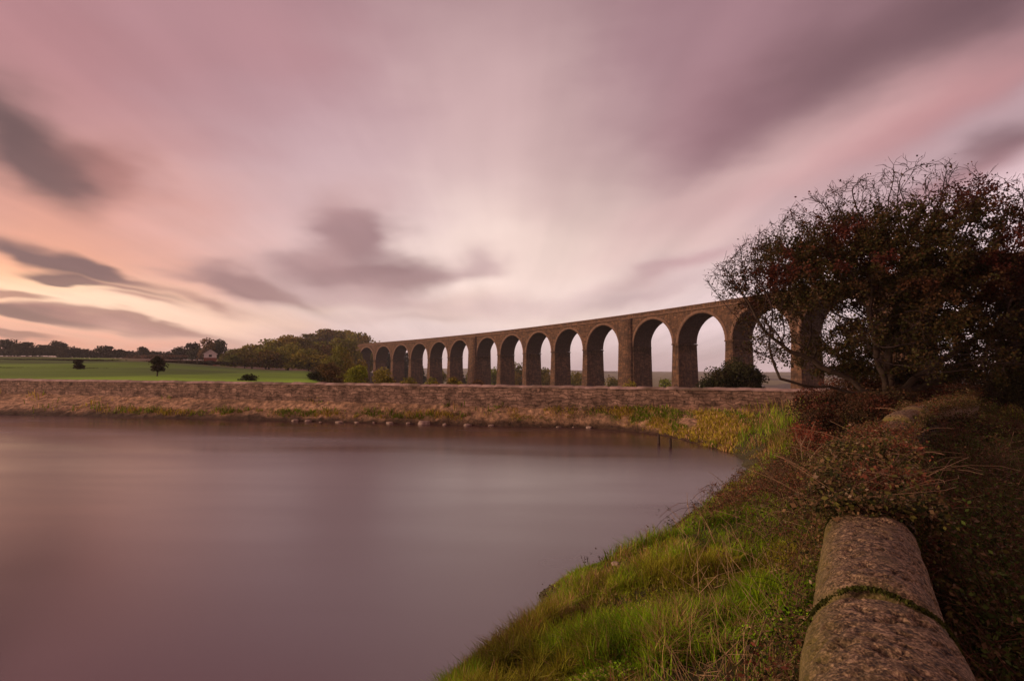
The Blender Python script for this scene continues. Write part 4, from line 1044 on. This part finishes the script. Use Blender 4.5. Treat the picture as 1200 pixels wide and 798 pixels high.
# ------------------------------------------------------------------ sky (world) : direction based, long exposure dusk clouds
W = bpy.data.worlds.new('World'); SC.world = W; W.use_nodes = True; nt = W.node_tree; nt.nodes.clear(); L = nt.links.new
out = N(nt, 'ShaderNodeOutputWorld'); bg = N(nt, 'ShaderNodeBackground')
tc = N(nt, 'ShaderNodeTexCoord'); sep = N(nt, 'ShaderNodeSeparateXYZ'); L(tc.outputs['Generated'], sep.inputs[0])
def MT(op, a=None, b=None, c=None):
    n_ = nt.nodes.new('ShaderNodeMath'); n_.operation = op
    for i_, v_ in enumerate((a, b, c)):
        if v_ is None: continue
        if isinstance(v_, (int, float)): n_.inputs[i_].default_value = v_
        else: L(v_, n_.inputs[i_])
    return n_.outputs[0]
az_ = MT('MULTIPLY', MT('ARCTAN2', sep.outputs[0], sep.outputs[1]), 600.0)
el_ = MT('MULTIPLY', MT('ARCSINE', sep.outputs[2]), 600.0)
# streaky noise in the cloud plane
zp = MT('ADD', MT('MAXIMUM', sep.outputs[2], 0.0), .10)
cx = N(nt, 'ShaderNodeCombineXYZ'); L(MT('DIVIDE', sep.outputs[0], zp), cx.inputs[0]); L(MT('DIVIDE', sep.outputs[1], zp), cx.inputs[1])
mpn = N(nt, 'ShaderNodeMapping'); mpn.vector_type = 'POINT'; mpn.inputs['Rotation'].default_value = (0, 0, -math.radians(24)); mpn.inputs['Scale'].default_value = (.75, .16, 1)
L(cx.outputs[0], mpn.inputs[0])
nz3 = N(nt, 'ShaderNodeTexNoise'); mp3 = N(nt, 'ShaderNodeMapping'); mp3.inputs['Rotation'].default_value = (0, 0, -math.radians(22)); mp3.inputs['Scale'].default_value = (2.6, .22, 1); L(cx.outputs[0], mp3.inputs[0]); L(mp3.outputs[0], nz3.inputs['Vector']); nz3.inputs['Scale'].default_value = 1.0; nz3.inputs['Detail'].default_value = 5; nz3.inputs['Roughness'].default_value = .55
nz1 = N(nt, 'ShaderNodeTexNoise'); nz1.inputs['Scale'].default_value = 1.0; nz1.inputs['Detail'].default_value = 5; nz1.inputs['Roughness'].default_value = .5; nz1.inputs['Distortion'].default_value = .3; L(mpn.outputs[0], nz1.inputs['Vector'])
sb_ = N(nt, 'ShaderNodeVectorMath', operation='SUBTRACT'); L(nz1.outputs['Color'], sb_.inputs[0]); sb_.inputs[1].default_value = (.5, .5, .5)
scn = N(nt, 'ShaderNodeVectorMath', operation='MULTIPLY'); L(sb_.outputs[0], scn.inputs[0]); scn.inputs[1].default_value = (80, 30, 0)
cab = N(nt, 'ShaderNodeCombineXYZ'); L(az_, cab.inputs[0]); L(el_, cab.inputs[1])
pos0 = N(nt, 'ShaderNodeVectorMath', operation='ADD'); L(cab.outputs[0], pos0.inputs[0]); L(scn.outputs[0], pos0.inputs[1])
mpw = N(nt, 'ShaderNodeMapping'); mpw.inputs['Scale'].default_value = (.011, .026, 1); L(cab.outputs[0], mpw.inputs[0])
nw2 = N(nt, 'ShaderNodeTexNoise'); nw2.inputs['Scale'].default_value = 1.0; nw2.inputs['Detail'].default_value = 3; nw2.inputs['Roughness'].default_value = .45; L(mpw.outputs[0], nw2.inputs['Vector'])
sw2 = N(nt, 'ShaderNodeVectorMath', operation='SUBTRACT'); L(nw2.outputs['Color'], sw2.inputs[0]); sw2.inputs[1].default_value = (.5, .5, .5)
sw3 = N(nt, 'ShaderNodeVectorMath', operation='MULTIPLY'); L(sw2.outputs[0], sw3.inputs[0]); sw3.inputs[1].default_value = (90, 40, 0)
pos = N(nt, 'ShaderNodeVectorMath', operation='ADD'); L(pos0.outputs[0], pos.inputs[0]); L(sw3.outputs[0], pos.inputs[1])
# base ramp by elevation
ramp = N(nt, 'ShaderNodeValToRGB'); L(MT('DIVIDE', el_, 942.0), ramp.inputs[0])
els = [(0, (205, 178, 182)), (.06, (218, 194, 196)), (.16, (214, 186, 190)), (.32, (190, 155, 163)), (.46, (172, 136, 146)), (.7, (120, 92, 104)), (1, (105, 80, 92))]
cr2 = ramp.color_ramp; cr2.elements[0].position = 0; cr2.elements[0].color = (*srgb(*els[0][1]), 1); cr2.elements[1].position = 1; cr2.elements[1].color = (*srgb(*els[-1][1]), 1)
for p_, c_ in els[1:-1]:
    e_ = cr2.elements.new(p_); e_.color = (*srgb(*c_), 1)
res = ramp.outputs[0]
# the eastern (rear) half of the sky is darker at dusk
back = N(nt, 'ShaderNodeMapRange', interpolation_type='SMOOTHSTEP'); L(sep.outputs[1], back.inputs[0]); back.inputs['From Min'].default_value = .35; back.inputs['From Max'].default_value = -.5
mb_ = N(nt, 'ShaderNodeMix', data_type='RGBA'); L(back.outputs[0], mb_.inputs['Factor']); L(res, mb_.inputs['A']); mb_.inputs['B'].default_value = (*srgb(182, 138, 132), 1); res = mb_.outputs['Result']
def blob(px, py, rx, ry, rot, col, amt, sharp=0, warp=True):
    global res
    col = (min(255, col[0]*1.02), col[1], col[2]*.96)
    d = ray(px, py); d = d/np.linalg.norm(d); a_ = math.atan2(d[0], d[1]); e_ = math.asin(d[2])
    mp_ = N(nt, 'ShaderNodeMapping'); mp_.vector_type = 'TEXTURE'
    mp_.inputs['Location'].default_value = (a_*600, e_*600, 0); mp_.inputs['Rotation'].default_value = (0, 0, math.radians(rot)); k_ = math.cos(a_)
    mp_.inputs['Scale'].default_value = (rx*k_*k_, ry*k_, 1)
    L((pos if warp else cab).outputs[0], mp_.inputs[0])
    dt = N(nt, 'ShaderNodeVectorMath', operation='DOT_PRODUCT'); L(mp_.outputs[0], dt.inputs[0]); L(mp_.outputs[0], dt.inputs[1])
    g_ = MT('EXPONENT', MT('MULTIPLY', dt.outputs['Value'], -1.0))
    if sharp:
        r_ = N(nt, 'ShaderNodeMapRange', interpolation_type='SMOOTHSTEP'); L(g_, r_.inputs[0]); r_.inputs['From Min'].default_value = .5-.45/sharp; r_.inputs['From Max'].default_value = .5+.3/sharp; g_ = r_.outputs[0]
    f_ = MT('MULTIPLY', g_, amt)
    m_ = N(nt, 'ShaderNodeMix', data_type='RGBA'); L(f_, m_.inputs['Factor']); L(res, m_.inputs['A']); m_.inputs['B'].default_value = (*srgb(*col), 1); res = m_.outputs['Result']
for b_ in [(600, -90, 1100, 190, 0, (132, 98, 108), .8), (-80, 60, 200, 200, 0, (150, 106, 110), .5),
    (60, 60, 330, 170, -5, (160, 114, 122), .9), (300, 40, 150, 60, 5, (168, 126, 136), .7), (70, 240, 320, 90, -6, (198, 142, 132), .95),
    (560, 120, 130, 130, 10, (206, 176, 182), .7), (640, 290, 210, 90, 10, (250, 230, 225), .95), (640, 180, 60, 120, -10, (208, 180, 184), .5),
    (870, 140, 250, 115, 14, (148, 110, 122), .95), (1150, 10, 330, 90, 14, (94, 68, 76), .97), (1010, 60, 140, 60, 14, (118, 86, 94), .5),
    (1100, 128, 170, 28, 14, (178, 124, 130), .75), (960, 182, 190, 28, 17, (192, 150, 156), .8), (830, 225, 150, 26, 18, (206, 174, 178), .7), (1190, 168, 120, 20, 16, (104, 78, 86), .95), (1120, 215, 120, 22, 16, (150, 112, 120), .8),
    (790, 305, 90, 12, 17, (184, 148, 157), .8), (730, 345, 110, 11, 12, (190, 164, 172), .8), (780, 280, 130, 14, 15, (214, 184, 186), .5),
    (30, 335, 260, 66, -5, (244, 168, 128), .95), (110, 350, 130, 24, -8, (255, 212, 176), .95), (180, 362, 150, 16, -6, (255, 214, 190), .8), (240, 372, 120, 20, -3, (248, 208, 192), .85), (60, 402, 230, 16, 0, (236, 158, 128), .9),
    (390, 368, 45, 12, 0, (244, 222, 212), .85), (530, 362, 60, 16, 10, (242, 218, 210), .85), (640, 375, 80, 14, 8, (232, 210, 208), .7),
    (10, 140, 70, 46, -50, (92, 70, 72), .92), (60, 190, 100, 34, -26, (94, 70, 72), .95, 1.0), (125, 195, 50, 20, -10, (118, 84, 84), .8), (150, 205, 40, 30, 0, (158, 108, 106), .6),
    (60, 300, 110, 14, -14, (106, 80, 84), .95, 1.15), (120, 316, 70, 9, -16, (118, 88, 90), .95, 1.15), (85, 325, 50, 7, -12, (100, 74, 78), .9, 1.2), (20, 340, 80, 7, -8, (150, 104, 96), .85, 1.3), (150, 340, 60, 5, -12, (150, 108, 104), .85), (230, 352, 60, 5, -14, (170, 126, 122), .8), (60, 366, 120, 9, -8, (110, 80, 82), .95, 1.2), (150, 374, 110, 7, -8, (150, 108, 104), .85, 1.3), (20, 384, 60, 5, -4, (140, 98, 92), .8, 1.3), (160, 352, 40, 4, -8, (176, 128, 120), .8), (180, 387, 90, 5, -4, (180, 136, 130), .7),
    (410, 272, 60, 32, -8, (150, 118, 125), .95, 1.0), (400, 235, 60, 22, 20, (186, 150, 154), .5), (425, 320, 105, 24, 4, (146, 115, 121), .97, 1.0), (370, 300, 50, 16, 20, (160, 127, 132), .8), (500, 322, 70, 9, 10, (160, 130, 136), .8), (465, 358, 110, 16, 3, (180, 150, 155), .6), (230, 330, 50, 5, -12, (176, 134, 132), .7), (200, 384, 70, 5, -4, (170, 128, 126), .7), (285, 336, 72, 15, -12, (148, 114, 118), .95, 1.05), (335, 350, 70, 13, -18, (156, 122, 124), .9), (460, 335, 70, 12, 12, (156, 126, 131), .8), (420, 350, 80, 16, 0, (186, 156, 160), .6), (558, 304, 32, 16, 0, (188, 160, 166), .8), (570, 362, 80, 11, 6, (204, 178, 182), .8), (480, 378, 90, 6, 3, (196, 170, 172), .6)]:
    blob(*b_)
# streak modulation
mr = N(nt, 'ShaderNodeMapRange'); L(nz1.outputs['Fac'], mr.inputs[0]); mr.inputs['From Min'].default_value = .3; mr.inputs['From Max'].default_value = .7; mr.inputs['To Min'].default_value = .86; mr.inputs['To Max'].default_value = 1.18
mr3 = N(nt, 'ShaderNodeMapRange'); L(nz3.outputs['Fac'], mr3.inputs[0]); mr3.inputs['From Min'].default_value = .3; mr3.inputs['From Max'].default_value = .7; mr3.inputs['To Min'].default_value = .94; mr3.inputs['To Max'].default_value = 1.07
vs = N(nt, 'ShaderNodeVectorMath', operation='SCALE'); L(res, vs.inputs[0]); L(MT('MULTIPLY', mr.outputs[0], mr3.outputs[0]), vs.inputs['Scale'])
SUN_EL, SUN_AZ = math.radians(13), math.radians(-98)      # azimuth from +Y, clockwise
sky = N(nt, 'ShaderNodeTexSky'); sky.sky_type = 'NISHITA'; sky.sun_disc = False; sky.sun_elevation = SUN_EL; sky.sun_rotation = SUN_AZ
sk = N(nt, 'ShaderNodeVectorMath', operation='SCALE'); L(sky.outputs[0], sk.inputs[0]); sk.inputs['Scale'].default_value = .006
sa_ = N(nt, 'ShaderNodeVectorMath', operation='ADD'); L(vs.outputs[0], sa_.inputs[0]); L(sk.outputs[0], sa_.inputs[1])
L(sa_.outputs[0], bg.inputs['Color']); bg.inputs['Strength'].default_value = 1.0
L(bg.outputs[0], out.inputs['Surface'])
W.cycles.sampling_method = 'MANUAL'; W.cycles.sample_map_resolution = 512

# ------------------------------------------------------------------ sun
sd_ = bpy.data.lights.new('sun', 'SUN'); so = bpy.data.objects.new('sun', sd_); COL.objects.link(so)
sd_.energy = 2.8; sd_.angle = math.radians(16); sd_.color = (1.0, .68, .46)
sv_ = Vector((math.sin(SUN_AZ)*math.cos(SUN_EL), math.cos(SUN_AZ)*math.cos(SUN_EL), math.sin(SUN_EL)))
so.rotation_euler = sv_.to_track_quat('Z', 'Y').to_euler()

vs_ = SC.view_settings; vs_.view_transform = 'Standard'; vs_.look = 'None'; vs_.exposure = 0.2; vs_.gamma = 1
SC.cycles.max_bounces = 6; SC.cycles.transparent_max_bounces = 4
SC.cycles.use_denoising = True

# ------------------------------------------------------------------ haze
mt, nt, out = newmat('thin_evening_haze'); pv = N(nt, 'ShaderNodeVolumePrincipled'); pv.inputs['Density'].default_value = .00022; pv.inputs['Color'].default_value = (.96, .95, .98, 1); pv.inputs['Anisotropy'].default_value = .2
nt.links.new(pv.outputs[0], out.inputs['Volume'])
mb = MB(); x0, x1, y0, y1, z0, z1 = -2950, 2950, -90, 2850, -40, 90
Vb = [(x0, y0, z0), (x1, y0, z0), (x1, y1, z0), (x0, y1, z0), (x0, y0, z1), (x1, y0, z1), (x1, y1, z1), (x0, y1, z1)]
tag(mesh_np('haze', Vb, np.array([(0, 1, 5, 4), (1, 2, 6, 5), (2, 3, 7, 6), (3, 0, 4, 7), (4, 5, 6, 7), (3, 2, 1, 0)]), mt), kind='stuff')
SC.cycles.volume_bounces = 0
